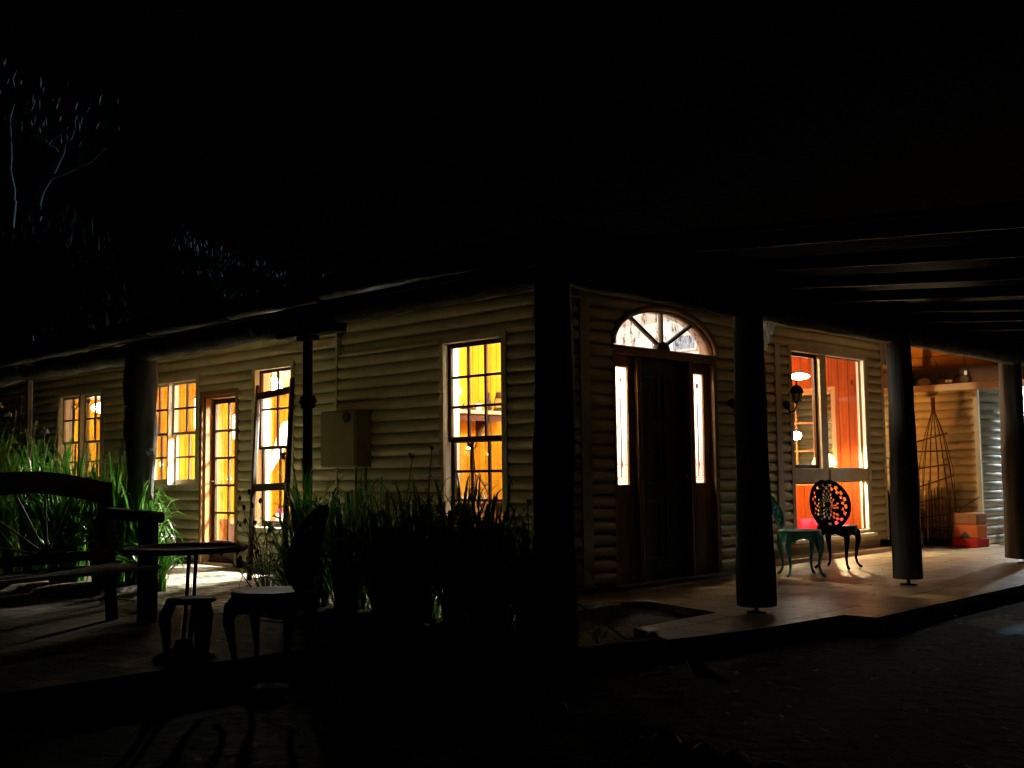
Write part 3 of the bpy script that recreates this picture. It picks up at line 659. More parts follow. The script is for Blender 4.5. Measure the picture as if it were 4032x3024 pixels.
# log siding on the white-lit wall
lw = thing('log_siding_wall', 'pale log-profile wall end catching white light beyond the orange wall', 'wall')
mb = MB(); z = .02
while z < 2.5:
    k = 6; vs = []
    for x in (10.215, 15):
        for j in range(k+1): t = math.pi*j/k; vs.append((x, 1.41-.048*math.sin(t), z+.118*(.5-.5*math.cos(t))))
    mb.add(vs, [(j, j+1, k+2+j, k+1+j) for j in range(k)]+[tuple(range(k+1))], True); z += .121
mb.box(10.215, 15, 1.412, 1.5, 0, 2.6); mb.build('log_siding', MT['winter_log'], lw)
mb = MB(); mb.box(12.0,12.12,1.30,1.37,.0,2.1); mb.box(12.9,13.02,1.30,1.37,0,2.1); mb.box(12.12,12.9,1.30,1.37,2.02,2.1); mb.build('door_trim', MT['white_metal'], lw)
tag(lw, 'pale log-profile wall end catching white light beyond the orange wall', 'wall')

# cobweb on the second post
mb = MB(); vs = [(2.31,.0,2.21),(2.66,.02,2.19),(2.55,.02,2.05),(2.42,.01,1.90),(2.37,.0,1.74),(2.325,.0,1.80)]
mb.add(vs, [(0,1,2,3,4,5)]); tag(mb.build('cobweb', MT['cobweb'], solid=.002), 'dusty cobweb stretched between the log post and the beam', 'cobweb')


# ------------------------------------------------------------------ lamps inside the rooms
def globe(name, lab, p, r_, m, sq=(1,1,1), fit=True):
    t = thing(name, lab, 'lamp', p)
    mb = MB(); mb.ball((0,0,0), r_, 12, 8, sq); mb.build('lamp_shade', MT[m], t)
    if fit: mb = MB(); mb.lathe([(r_*.5,r_*sq[2]*.9),(r_*.55,r_*sq[2]+.015),(r_*.2,r_*sq[2]+.03)], n=14); mb.build('base', MT['steel'], t)
    return t
globe('ceiling_lamp', 'round white lamp lighting the entry hall behind the front door', (2.38,2.75,2.62), .10, 'em_hall', (1,1,.6))
globe('ceiling_lamp', 'round white lamp in the middle of the entry hall ceiling', (4.1,3.0,2.62), .10, 'em_hall2', (1,1,.6))
globe('wall_lamp', 'glowing round lamp on the boards above the shelf in the tall corner window', (3.24,4.33,1.96), .055, 'em_globe')
t = globe('pendant_lamp', 'large glaring white globe lamp behind the top panes of the window with the leaning frame', (2.36,6.50,2.12), .085, 'em_pend', (1,1,1), False)
mb = MB(); mb.tube([(0,0,.085),(0,0,.24)], .008, 6); mb.lathe([(.03,.075),(.02,.10)], n=12); mb.build('cord', MT['steel'], t)
t = globe('pendant_lamp', 'unseen living room lamp near the tall window under an added light-limiting dome', (2.92,5.75,2.17), .11, 'em_living', (1,1,.7), False)
mb = MB(); mb.lathe([(.30,-.115),(.27,-.02),(.20,.08),(.08,.13),(.02,.14)], n=24, cap=False); mb.build('dome', MT['ceil'], t, solid=.006)  # dome added to cut the lamp's flat rays over the garden
globe('ceiling_lamp', 'unseen fill lamp added deep in the living room to light its boards', (4.5,7.4,2.22), .10, 'em_back_fill', (1,1,.8))  # extra unseen lamp added to brighten the back boards
globe('ceiling_lamp', 'warm white lamp high in the left rear of the orange room', (5.60,3.15,2.5), .055, 'em_bay')
bk = thing('lamp_screen', 'unseen tall screen added to keep the amber fill lamp off the bay panes', 'lamp_screen', (7.90,3.80,.05))  # screen added to block the amber lamp's light towards the deck
mb = MB(); mb.box(-.50,.50,-.03,.01,0,2.25); mb.build('back_panel', MT['sash'], bk)
for z in (.02,.5,1.0,1.5,2.2): mb = MB(); mb.box(-.50,.50,-.25,-.03,z,z+.025); mb.build('shelf', MT['sash'], bk)
t = thing('far_wall_fill_lamp', 'unseen amber fill lamp added in the rear corner to light the far wall', 'lamp', (8.20,4.08,.05))  # unseen lamp added for the glow on the wall across the recess
mb = MB(); mb.tube([(0,0,0),(0,0,1.2)], .012); mb.lathe([(0,0),(.14,0),(.13,.02),(0,.03)], n=18); mb.build('pole', MT['iron'], t)
mb = MB(); mb.lathe([(.02,1.18),(.13,1.2),(.11,1.38),(.02,1.40)], n=20); mb.build('lamp_shade', MT['em_far_fill'], t)
globe('ceiling_lamp', 'white ceiling lamp in the furthest left window', (2.75,11.6,2.12), .16, 'em_white', (1.3,1.3,.5))
globe('ceiling_lamp', 'oval white lamp standing in for a reflection at the top of the orange window', (7.62,2.62,2.235), .10, 'em_oval', (1.3,1.3,.42))  # lit oval in place of a reflection in the glass
def paper_lamp(lab, x, z, hgt, w_):
    t = thing('paper_lamp', lab, 'lamp', (x,9.25,z))
    mb = MB(); mb.box(-w_/2, w_/2, -.06, .04, -hgt/2, hgt/2); mb.build('lamp_shade', MT['em_soft'], t, bevel=.01)
    mb = MB(); mb.box(-w_/2-.01, w_/2+.01, -.07, .045, hgt/2, hgt/2+.012); mb.build('frame', MT['oak'], t)
paper_lamp('white box lamp seen through the glass door', 3.60, 1.76, .34, .15)
paper_lamp('white box lamp seen through the paired window beside the log post', 2.98, 1.93, .42, .13)
# lamps of the orange room
globe('wall_lamp', 'round white globe lamp halfway up the left pane of the orange window', (8.05,2.93,1.50), .062, 'em_globe', (1,1,.9))
globe('wall_lamp', 'small half-hidden lamp beside the mullion of the orange window', (8.20,2.69,1.395), .05, 'em_globe', (1.2,1.2,.6))
t = thing('table_lamp', 'amber table lamp glowing just above the transom of the orange window', 'lamp', (8.08,2.56,.70))
mb = MB(); mb.lathe([(.0,0),(.08,0),(.08,.015),(.018,.03),(.014,.34),(.02,.40)], n=16); mb.build('base', MT['sash'], t)
mb = MB(); mb.lathe([(.02,.375),(.15,.40),(.155,.44),(.11,.53),(.05,.56),(.01,.565)], n=20); mb.build('lamp_shade', MT['em_amber'], t)
mb = MB(); mb.ball((-.02,-.03,.335), .032, 10, 8); mb.build('bulb', MT['em_bulb'], t)
t = thing('table_lamp', 'small unlit lamp with a cream shade on the crimson cloth', 'lamp', (8.10,2.60,.42))
mb = MB(); mb.lathe([(.0,0),(.04,0),(.045,.03),(.03,.07),(.012,.09),(.01,.12)], n=16); mb.build('base', MT['ceramic'], t)
mb = MB(); mb.lathe([(.095,.07),(.06,.27)], n=20, cap=False); mb.build('lamp_shade', noisy('cream_shade', (.62,.56,.46), (.68,.62,.52), 6, .8), t, solid=.003)
tt = thing('side_table', 'low side table under a crimson cloth inside the orange window', 'table', (8.12,2.62,.05))
mb = MB(); mb.box(-.22,.22,-.20,.20,.34,.36); mb.build('tabletop', MT['oak'], tt)
for sx in (-1,1):
    for sy in (-1,1): mb = MB(); mb.box(sx*.18-.02,sx*.18+.02,sy*.16-.02,sy*.16+.02,0,.34); mb.build('leg', MT['oak'], tt)
mb = MB(); vs = []
for i in range(33):
    a = 2*math.pi*i/32; rr = .30+.012*math.cos(a*9)
    vs += [((.25)*max(-1,min(1,1.4*math.cos(a))), (.225)*max(-1,min(1,1.4*math.sin(a))), .366), ((.262+.01*math.cos(a*9))*max(-1,min(1,1.4*math.cos(a))), (.24+.01*math.cos(a*9))*max(-1,min(1,1.4*math.sin(a))), .08)]
mb.add([(0,0,.367)]+vs, [(2*i+1,2*i+2,2*i+4,2*i+3) for i in range(32)]+[(0,2*i+1,2*i+3) for i in range(32)], True)
c = mb.build('table_cloth', MT['red_cloth']); c.location = (8.12,2.62,.05); tag(c, 'crimson cloth over the low side table inside the orange window', 'cloth')
sb = thing('side_board', 'tall timber stand holding the amber lamp in the orange room', 'stand', (8.20,2.52,.05))
t_ = MB(); t_.box(-.16,.10,-.06,.16,.62,.65); t_.build('tabletop', MT['oak'], sb)
for sx in (-.14,.08):
    for sy in (-.04,.14): mb = MB(); mb.box(sx-.012,sx+.012,sy-.012,sy+.012,0,.62); mb.build('leg', MT['oak'], sb)

# ------------------------------------------------------------------ things inside the corner window
sh = thing('wall_shelf', 'thick pine shelf on a curved bracket seen through the tall corner window', 'shelf', (3.55,4.40,1.66))
mb = MB(); mb.box(-.6,.40,-.22,0,.045,.085); mb.build('shelf_board', MT['batten'], sh, bevel=.004)
mb = MB(); mb.box(-.58,.37,-.19,-.165,-.03,.045); mb.build('apron', mat('dark_red_apron', (.09,.025,.008), .6)[0], sh)
mb = MB()
for x in (.05,):
    pts = [(x,-.02,-.20),(x,-.05,-.19),(x,-.07,-.12),(x,-.12,-.07),(x,-.19,-.04),(x,-.19,.04),(x,-.0,.04),(x,-.0,-.20)]
    k = len(pts); mb.add([(a,b_,c) for a,b_,c in pts]+[(a+.035,b_,c) for a,b_,c in pts], [tuple(range(k)),tuple(range(k,2*k))[::-1]]+[(i,(i+1)%k,k+(i+1)%k,k+i) for i in range(k)])
mb.build('bracket', MT['sash'], sh)
ln = thing('hurricane_lantern', 'old metal hurricane lantern on the right end of the pine shelf', 'lantern', (3.86,4.29,1.745))
mb = MB(); mb.lathe([(.0,0),(.06,0),(.062,.03),(.04,.045)], n=16); mb.build('base', MT['iron_brown'], ln)
mb = MB(); mb.lathe([(.03,.045),(.05,.09),(.045,.13),(.03,.155)], n=16, cap=False); mb.build('lamp_glass', MT['glass'], ln)
mb = MB(); mb.lathe([(.034,.155),(.045,.165),(.025,.20),(.03,.22),(.0,.225)], n=14)
for sx in (-1,1): mb.tube([(sx*.055,0,.03),(sx*.068,0,.10),(sx*.05,0,.16),(sx*.03,0,.175)], .006, 6)
mb.build('chimney', MT['iron_brown'], ln)
mb = MB(); mb.tube([(-.05,0,.17),(-.04,0,.23),(0,0,.25),(.04,0,.23),(.05,0,.17)], .003, 6); mb.build('handle', MT['iron_brown'], ln)
bt_ = thing('oil_bottle', 'dark bottle beside the hurricane lantern on the pine shelf', 'bottle', (3.72,4.31,1.745))
mb = MB(); mb.lathe([(0,0),(.035,0),(.038,.09),(.015,.13),(.012,.17),(.018,.175),(.016,.19)], n=14); mb.build('body', MT['sash'], bt_)
mb = MB(); mb.lathe([(.014,.19),(.012,.215)], n=10); mb.build('stopper', MT['iron'], bt_)
ca = thing('wood_plane', 'small dark hand plane lying at the left end of the pine shelf', 'tool', (3.38,4.29,1.745))
mb = MB(); mb.box(-.09,.09,-.025,.025,0,.03); mb.tube([(-.06,0,.03),(-.075,0,.06),(-.05,0,.085)], .011, 8); mb.tube([(.05,0,.03),(.055,0,.06)], .012, 8); mb.build('body', MT['iron_brown'], ca, bevel=.005)
cn = thing('candle_jar', 'pale candle jar in the middle of the pine shelf', 'candle', (3.56,4.30,1.745))
mb = MB(); mb.lathe([(0,0),(.03,0),(.03,.085),(.0,.085)], n=14); mb.build('jar', MT['ceramic'], cn)
mb = MB(); mb.tube([(0,0,.085),(.004,0,.12)], .003, 5); mb.build('wick', MT['iron'], cn)
# windsor chair and table
def rot2(x, y, a): return (x*math.cos(a)-y*math.sin(a), x*math.sin(a)+y*math.cos(a))
wc = thing('windsor_chair', 'hoop-back timber chair at the table inside the tall corner window', 'chair', (2.86,3.22,.05), R(205))
mb = MB(); mb.lathe([(0,.42),(.20,.42),(.215,.435),(.205,.455),(0,.45)], n=22); mb.build('seat', MT['oak'], wc)
for sx in (-1,1):
    for sy in (-1,1): mb = MB(); mb.tube([(sx*.13,sy*.13,.43),(sx*.165,sy*.165,.2),(sx*.19,sy*.19,0)], [.014,.019,.013], 8); mb.build('leg', MT['oak'], wc)
hoop = [(.27*math.cos(a), -.17-.16*max(0,math.sin(a)), .45+.55*math.sin(a)**.8 if math.sin(a) > 0 else .45) for a in [math.pi*i/18 for i in range(19)]]
mb = MB(); mb.tube(hoop, .015, 8); mb.build('back_hoop', MT['oak'], wc)
mb = MB()
for i in range(7):
    x = -.165+.055*i; q = math.sqrt(max(0,1-(x/.235)**2)); mb.tube([(x*.8,-.17,.45),(x,-.17-.16*q,.45+.49*q**.8)], .006, 6)
mb.build('spindle', MT['oak'], wc)
tbl = thing('dining_table', 'red-brown timber table behind the hoop-back chair', 'table', (3.35,3.85,.05))
mb = MB(); mb.box(-1.1,.9,-.34,.34,.70,.735); mb.build('tabletop', noisy('red_brown_table', (.34,.09,.02), (.45,.14,.03), 6, .4), tbl, bevel=.006)
mb = MB(); mb.box(-1.04,.84,-.30,-.27,.60,.70); mb.box(-1.04,.84,.27,.30,.60,.70); mb.build('apron', MT['red_cloth'] if False else MT['sash'], tbl)
for sx in (-1.02,.82):
    for sy in (-.28,.28): mb = MB(); mb.tube([(sx,sy,0),(sx,sy,.3),(sx,sy,.6)], [.022,.035,.03], 10); mb.build('leg', MT['oak'], tbl)
vb = thing('bottle_stand', 'dark slender figurine with white trim on the left of the dining table', 'ornament', (2.62,3.72,.785))
mb = MB(); mb.lathe([(0,0),(.035,0),(.02,.03),(.028,.09),(.018,.15),(.026,.20),(.0,.22)], n=12); mb.build('body', MT['iron_brown'], vb)
mb = MB(); mb.tube([(-.05,0,.13),(0,-.02,.15),(.05,0,.13)], .008, 6); mb.build('arm', MT['ceramic'], vb)
bw_ = thing('papers', 'pale stack of papers on the dining table', 'papers', (2.92,3.80,.785))
mb = MB()
for i in range(4): mb.box(-.14+.01*i,.12+.008*i,-.10,.10-.01*i,.012*i,.012*i+.009)
mb.build('sheet', MT['ceramic'], bw_)
# white bird ornament hanging behind the leaning frame
bd = MB(); c0 = Vector((2.62,6.80,1.28))
bd.tube([c0+Vector(q) for q in ((-.16,0,-.26),(-.10,0,-.10),(-.02,0,.06),(.05,0,.22),(.085,0,.33),(.10,0,.39),(.095,0,.43))], [.008,.035,.062,.075,.062,.058,.02], 14)
bo = bd.build('bird_ornament', MT['sandstone']); tag(bo, 'pale long-bodied bird ornament hanging in the window behind the leaning frame', 'ornament')
# red and white ornament with cabinet, seen through the glass door
cb_ = thing('cabinet', 'low brown cabinet seen through the bottom of the glass door', 'cabinet', (3.42,8.75,.05))
mb = MB(); mb.box(-.42,.36,-.2,.25,.0,.44); mb.build('body', MT['oak'], cb_, bevel=.005)
mb = MB(); mb.box(-.40,-.05,-.215,-.2,.04,.38); mb.build('door', MT['sash'], cb_)
mb = MB(); mb.box(-.01,.32,-.215,-.2,.04,.38); mb.build('door', MT['sash'], cb_)
xm = thing('toy_figure', 'small red and white figure on top of the brown cabinet', 'ornament', (3.55,8.65,.49))
mb = MB(); mb.lathe([(0,0),(.06,0),(.05,.06),(.03,.09)], n=14); mb.build('body', MT['red_cloth'], xm)
mb = MB(); mb.ball((0,0,.125), .045); mb.ball((-.06,0,.09), .03); mb.build('head', MT['ceramic'], xm)
rb = thing('gift_box', 'flat orange-red box lying beside the figure on the brown cabinet', 'box', (3.36,8.62,.49))
mb = MB(); mb.box(-.12,.12,-.09,.09,0,.045); mb.build('box_body', MT['red_cloth'] if False else noisy('orange_card', (.70,.12,.03), (.8,.18,.05), 5), rb)
mb = MB(); mb.box(-.123,.123,-.093,.093,.03,.052); mb.build('lid', noisy('orange_card_lid', (.75,.2,.08), (.8,.25,.1), 5), rb)
rs = thing('scarf_stand', 'tall stand draped in red and white cloth behind the glass door', 'stand', (3.28,7.75,.05))
mb = MB(); mb.tube([(0,0,0),(0,0,.62)], .012); mb.build('pole', MT['steel'], rs)
mb = MB(); mb.lathe([(.03,.20),(.04,.3),(.035,.42),(.045,.55),(.02,.60)], n=14); mb.build('cloth', MT['red_cloth'], rs)
mb = MB(); mb.lathe([(.05,.36),(.055,.45),(.05,.52)], n=14); mb.build('cloth', MT['ceramic'], rs)
# string of glowing bulbs on the boards
k = 0
for (x, y, z, r_) in ((3.46,4.37,1.34,.018),(3.77,4.37,1.27,.014),(2.42,9.26,1.23,.028),(3.46,9.26,1.02,.03),(3.67,9.26,1.12,.022)):
    labs = ['small glowing bulb behind the left column of the tall corner window','small glowing bulb behind the middle column of the tall corner window','small glowing bulb low in the paired window beside the log post','small glowing bulb behind the left column of the glass door','small glowing bulb behind the right column of the glass door']
    b_ = thing('bulb', labs[k], 'bulb', (x,y,z), group='small bulbs hanging on the pine boards')
    mb = MB(); mb.ball((0,0,0), r_, 10, 6, (1,1,1.2)); mb.build('globe', MT['em_soft'], b_)
    mb = MB(); mb.tube([(0,0,r_),(0,0,r_+.25)], .003, 5); mb.build('cord', MT['iron'], b_); k += 1
# picture high on the hall wall
pc = thing('picture', 'small blue picture on the white hall wall behind the fanlight', 'picture', (5.10,2.62,2.46))
mb = MB(); mb.box(0,.02,-.16,.14,-.06,.09); mb.build('picture_panel', noisy('blue_picture', (.10,.16,.30), (.35,.42,.55), 12), pc)
mb = MB(); frame4(mb, lambda u,z,d:(.0-d,u,z), -.18,.16,-.08,.11,.02,-.02,.012); mb.build('picture_frame', MT['plaster'], pc)

# ------------------------------------------------------------------ cast-iron garden furniture
def lace_disc(r_, hole, seed, rings=7, seg=34, top=1.0):
    """curved pierced back: polar grid with openings, local xz plane"""
    rnd = random.Random(seed); mb = MB(); vs = []
    for i in range(rings+1):
        rr = r_*(.12+.88*i/rings)
        for j in range(seg): t = 2*math.pi*j/seg; vs.append((rr*math.cos(t), 0, rr*math.sin(t)))
    fs = []
    for i in range(rings):
        for j in range(seg):
            if i < rings-1 and ((j+i*1) % 2 == 0) and rnd.random() < hole: continue
            fs.append((i*seg+j, i*seg+(j+1) % seg, (i+1)*seg+(j+1) % seg, (i+1)*seg+j))
    fs.append(tuple(range(seg))[::-1]); mb.add(vs, fs); return mb
def iron_chair(lab, loc, rz, m='iron', back_r=.225, seed=1, backh=.66, lean=.16):
    t = thing('iron_chair', lab, 'chair', loc, rz)
    mb = MB(); mb.lathe([(0,.425),(.17,.425),(.205,.43),(.212,.44),(.205,.452),(.15,.448),(0,.446)], n=30); mb.build('seat', MT[m], t)
    mb = MB(); k = 36
    for i in range(k):
        a0_, a1_ = 2*math.pi*i/k, 2*math.pi*(i+1)/k
        h0, h1 = [.425-.035-.055*abs(math.sin(a*2))**1.5 for a in (a0_, a1_)]
        mb.add([(.2*math.cos(a0_),.2*math.sin(a0_),.43),(.2*math.cos(a1_),.2*math.sin(a1_),.43),(.195*math.cos(a1_),.195*math.sin(a1_),h1),(.195*math.cos(a0_),.195*math.sin(a0_),h0)], [(0,1,2,3)])
    mb.build('apron', MT[m], t, solid=.008)
    for i in range(4):
        a = math.pi/4+i*math.pi/2; c_, s_ = math.cos(a), math.sin(a)
        mb = MB(); P = [(.19,.42,.030),(.225,.38,.034),(.235,.30,.030),(.215,.20,.020),(.20,.11,.014),(.215,.05,.012),(.245,.018,.016),(.265,.010,.012)]
        mb.tube([(r_*c_, r_*s_, z) for r_, z, _ in P], [q[2] for q in P], 10); mb.build('leg', MT[m], t)
    mb = lace_disc(back_r, .85, seed)
    mb.xf(lambda v: Vector((v.x*(1-.15*abs(v.x)/back_r), -.19-lean*(v.z+back_r)/(2*back_r)+.55*v.x*v.x/back_r*.45, backh+v.z*1.02)))
    mb.build('backrest', MT[m], t, solid=.012)
    mb = MB(); mb.tube([(math.cos(a)*back_r*.86, -.19-lean*(back_r*math.sin(a)+back_r)/(2*back_r)+.25*(math.cos(a)*back_r)**2/back_r, backh+back_r*1.02*math.sin(a)) for a in [2*math.pi*i/40 for i in range(41)]], .013, 8); mb.build('back_rim', MT[m], t)
    return t
def face(d): return math.atan2(d[1], d[0])-math.pi/2
iron_chair('black pierced round-back iron chair in front of the orange window', (6.0,1.32,0), face((.99,.12)), 'iron', .25, 3, .68, .10)
iron_chair('teal-painted iron chair half hidden behind the second log post', (5.0,1.20,0), face((.70,-.71)), 'teal', .20, 5, .68, .20)
iron_chair('iron chair with pierced round back between the garden table and the plants', (-1.63,.56,.0), face((-.55,.83)), 'iron', .225, 8, .66, .10)
stool = thing('iron_stool', 'low round iron stool in front of the garden table', 'stool', (-2.02,.70,-.02))
mb = MB(); mb.lathe([(0,.43),(.10,.43),(.125,.44),(.12,.455),(0,.452)], n=26); mb.build('seat', MT['iron_brown'], stool)
for i in range(3):
    a = R(20)+i*2*math.pi/3; c_, s_ = math.cos(a), math.sin(a); mb = MB()
    P = [(.10,.43,.03),(.13,.36,.032),(.12,.22,.02),(.11,.10,.014),(.15,.012,.016)]
    mb.tube([(q[0]*c_, q[0]*s_, q[1]) for q in P], [q[2] for q in P], 10); mb.build('leg', MT['iron_brown'], stool)
gt = thing('garden_table', 'round iron garden table on thin twin legs among the chairs', 'table', (-1.76,1.22,.045))
mb = MB(); mb.lathe([(0,.590),(.28,.588),(.33,.590),(.344,.600),(.346,.612),(.338,.620),(.322,.612),(.31,.604),(0,.600)], n=48); mb.build('tabletop', noisy('pitted_iron_top', (.03,.028,.024), (.12,.10,.08), 16, .55, .2, bst=.5), gt)
rl = Vector((R0.x, R0.y, 0))
for dx in (.02,.06):
    mb = MB(); mb.tube([Vector((rl.x*dx, rl.y*dx, .59)), Vector((rl.x*(dx-.012), rl.y*(dx-.012), .3)), Vector((rl.x*(dx-.03), rl.y*(dx-.03), .08))], [.011,.010,.012], 8); mb.build('leg', MT['iron'], gt)
mb = MB(); mb.lathe([(0,0),(.17,0),(.16,.02),(.06,.06),(.05,.10),(0,.11)], n=20); mb.build('base', MT['iron'], gt)

# wagon-wheel garden bench on the left edge
gb = thing('wheel_back_bench', 'dark timber garden bench with a wagon-wheel back at the left edge', 'bench', (-1.21,3.2,-.05), 0)
fdir = Vector((.08,-.99,0)).normalized(); rdir = Vector((-.92,-.38,0)).normalized()   # front; along the back to the left
rdir = Vector((-.97,-.24,0)).normalized(); fdir = Vector((.22,-.97,0)).normalized()
W_ = lambda a, f_, z: rdir*a + fdir*f_ + Vector((0,0,z))
def bar(mb, p, q, w_, h_, up=(0,0,1)): mb.beam(W_(*p), W_(*q), w_, h_, up)
for a in (0, 1.35):
    mb = MB(); mb.beam(W_(a,0,0), W_(a,-.10,1.07), .075, .05, up=tuple(fdir)); mb.build('back_post', MT['dark_timber'], gb, bevel=.006)
    mb = MB(); mb.beam(W_(a,.36,0), W_(a,.36,.80), .06, .15, up=tuple(fdir)); mb.build('leg', MT['dark_timber'], gb, bevel=.006)
    mb = MB(); bar(mb, (a,-.08,.85), (a,.46,.82), .13, .075); mb.build('armrest', MT['dark_timber'], gb, bevel=.015)
mb = MB(); pts = []
for i in range(16): u = i/15; pts.append(W_(1.35*u, -.09, .99+.09*math.sin(math.pi*u)))
for p, q in zip(pts, pts[1:]): mb.beam(p, q, .04, .15)
mb.build('top_rail', MT['dark_timber'], gb)
mb = MB()
for i in range(5): mb.beam(W_(0,.06+.1*i,.48), W_(1.35,.06+.1*i,.48), .08, .025)
mb.beam(W_(0,-.02,.56), W_(1.35,-.02,.56), .03, .07); mb.build('seat', MT['dark_timber'], gb)
mb = MB(); cc = W_(.52,-.05,.58)
for i in range(7):
    a = math.pi*(i+.5)/7; mb = MB(); mb.tube([cc, cc + rdir*.50*math.cos(a) + Vector((0,0,.45*math.sin(a))) - fdir*.04], .0075, 6); mb.build('spoke', MT['gutter'], gb)
mb = MB(); mb.tube([cc+fdir*.02, cc-fdir*.02], .05, 14)
mb.build('wheel_hub', MT['dark_timber'], gb)

# leaning timber frame in front of the second tall window
lf = thing('leaning_frame', 'tall narrow timber frame with three cross bars leaning against the house', 'frame')
def Lp(s_, t_):   # s across (0 left,1 right), t up
    bl, br, tl, tr = Vector((1.02,4.92,.05)), Vector((1.02,4.36,.05)), Vector((1.70,5.83,2.06)), Vector((1.70,5.19,2.10))
    return (bl*(1-s_)+br*s_)*(1-t_) + (tl*(1-s_)+tr*s_)*t_
for s_ in (0,1): mb = MB(); mb.beam(Lp(s_,0), Lp(s_,.985), .042, .042, up=(1,0,0)); mb.build('rail', MT['sash'], lf, bevel=.005)
for t_, h_ in ((.925,.075),(.44,.075)):
    mb = MB(); mb.beam(Lp(0,t_), Lp(1,t_), .03, h_); mb.build('crossbar', MT['sash'], lf, bevel=.005)
mb = MB(); mb.tube([Lp(1,.60)+Vector((-.03,0,0)), Lp(1,.60)+Vector((-.08,.0,-.01))], .012, 8); mb.tube([Lp(1,.60)+Vector((-.07,.03,-.01)), Lp(1,.60)+Vector((-.07,-.03,-.01))], .016, 8); mb.build('clamp', MT['iron'], lf)

# ------------------------------------------------------------------ wall lanterns
def lantern(lab, p, T0):
    t = thing('wall_lantern', lab, 'lantern', p)
    mb = MB(); mb.lathe([(.0,.155),(.008,.15),(.012,.125),(.035,.115),(.062,.085),(.078,.045),(.082,.035),(.066,.03)], n=6); mb.ball((0,0,.165), .012, 8, 6); mb.build('hood', MT['iron'], t)
    mb = MB(); mb.lathe([(.058,.03),(.040,-.065)], n=6, cap=False); mb.build('lamp_glass', MT['lampglass'], t)
    mb = MB()
    for i in range(6): a = math.pi*i/3; mb.tube([(.060*math.cos(a),.060*math.sin(a),.032),(.041*math.cos(a),.041*math.sin(a),-.068)], .005, 5)
    mb.lathe([(.044,-.065),(.046,-.075),(.02,-.085),(.012,-.10),(0,-.105)], n=6); mb.build('cage', MT['iron'], t)
    mb = MB(); mb.tube([(0,0,-.09),(0,.03,-.17),(.0,.09,-.19),(0,.13,-.10)], .010, 8); mb.tube([(0,.12,-.10),(0,.145,-.10)], .05, 12); mb.build('bracket', MT['iron'], t)
lantern('black coach lantern on the boards left of the orange window', (6.40,1.975,1.90), TC)
lantern('black coach lantern between front door and second log post', (4.72,1.64,1.84), TB)

# ------------------------------------------------------------------ far recess: obelisk, bag, tools, trolley
ob = thing('cane_obelisk', 'rusty cane trellis obelisk standing against the orange wall', 'trellis', (9.95,1.90,.0))
mb = MB(); rnd = random.Random(4); 
for i in range(13):
    a = 2*math.pi*i/13; rx, ry = .10*math.cos(a), .27*math.sin(a); j = rnd.uniform(-.015,.015)
    mb.tube([(rx,ry+j,.06),(rx*.95,ry*.96-j,.6),(rx*.8,ry*.85+j,1.05),(rx*.45,ry*.5,1.5),(rx*.08,ry*.09,1.82),(rx*.05+.005,ry*.08+.01*rnd.uniform(-1,1),2.02)], .0055, 5)
mb.build('cane', MT['rust'], ob)
for k, (z, l_, tilt) in enumerate(((.40,.22,.03),(.62,.27,.05),(.85,.34,.10),(1.07,.24,.03),(1.28,.30,.0),(1.46,.26,.06),(.24,.30,.02))):
    mb = MB(); mb.tube([(-.12,l_,z-tilt),(-.125,-l_*.9,z+tilt)], .010, 6); mb.build('cross_stick', MT['rust'], ob)
mb = MB()
for i in range(9): y = -.2+.05*i; mb.tube([(-.06,y,.03),(-.05+.03*rnd.random(),y+rnd.uniform(-.03,.03),.6+.35*rnd.random())], .007, 5)
mb.build('dry_vine', MT['rust'], ob)
mb = MB(); mb.box(-.14,.10,-.30,.36,0,.10); mb.build('planter_base', MT['iron_brown'], ob, bevel=.01)
bgm = noisy('orange_feed_bag', (.62,.14,.03), (.72,.19,.05), 9, .6, bst=.2)
bag = thing('feed_bag', 'boxy orange and red bag with a dark triangle emblem by the wall corner', 'bag', (9.92,1.45,0), R(-8))
mb = MB(); mb.box(-.13,.12,-.17,.17,.115,.30); mb.build('bag_body', bgm, bag, bevel=.02)
mb = MB(); mb.box(-.135,.12,-.168,.168,.30,.45); mb.build('bag_top', noisy('brown_bag_top', (.28,.12,.06), (.35,.16,.08), 7, .7), bag, bevel=.015)
mb = MB(); mb.box(-.16,.14,-.18,.185,.0,.115); mb.build('bag_base', noisy('red_tray', (.48,.01,.01), (.58,.02,.02), 7, .5), bag, bevel=.015)
mb = MB(); mb.add([(-.134,-.08,.118),(-.134,.09,.118),(-.134,.005,.215),(-.138,-.08,.118),(-.138,.09,.118),(-.138,.005,.215)], [(0,1,2),(5,4,3),(0,3,4,1),(1,4,5,2),(2,5,3,0)]); mb.build('emblem', noisy('slate_print', (.05,.05,.07), (.08,.08,.10), 8), bag)
mb = MB(); mb.tube([(-.13,.10,.44),(-.12,.04,.52),(-.08,-.08,.60),(.02,-.14,.66)], .006, 6); mb.build('strap', MT['iron'], bag)
def rodtool(name, lab, cat, a, b_, r_, m, head=None):
    t = thing(name, lab, cat, (0,0,0)); mb = MB(); mb.tube([a, b_], r_, 8); mb.build('handle', MT[m], t)
    mb = MB(); head(mb); mb.build('head', MT['steel'], t); return t
rodtool('spade', 'upright spade with a pale handle left of the cane obelisk', 'spade', (9.70,2.10,.16), (9.86,2.13,.86), .012, 'batten', lambda mb: (mb.box(9.66,9.70,2.0,2.18,-.0,.17)))
rodtool('garden_hoe', 'garden hoe standing beside the spade', 'hoe', (9.78,1.98,.06), (9.9,2.01,.80), .010, 'batten', lambda mb: (mb.box(9.74,9.80,1.92,2.06,.0,.06)))
ax = thing('wood_block', 'pale chopping block half hidden behind the third log post', 'block', (9.35,2.02,0))
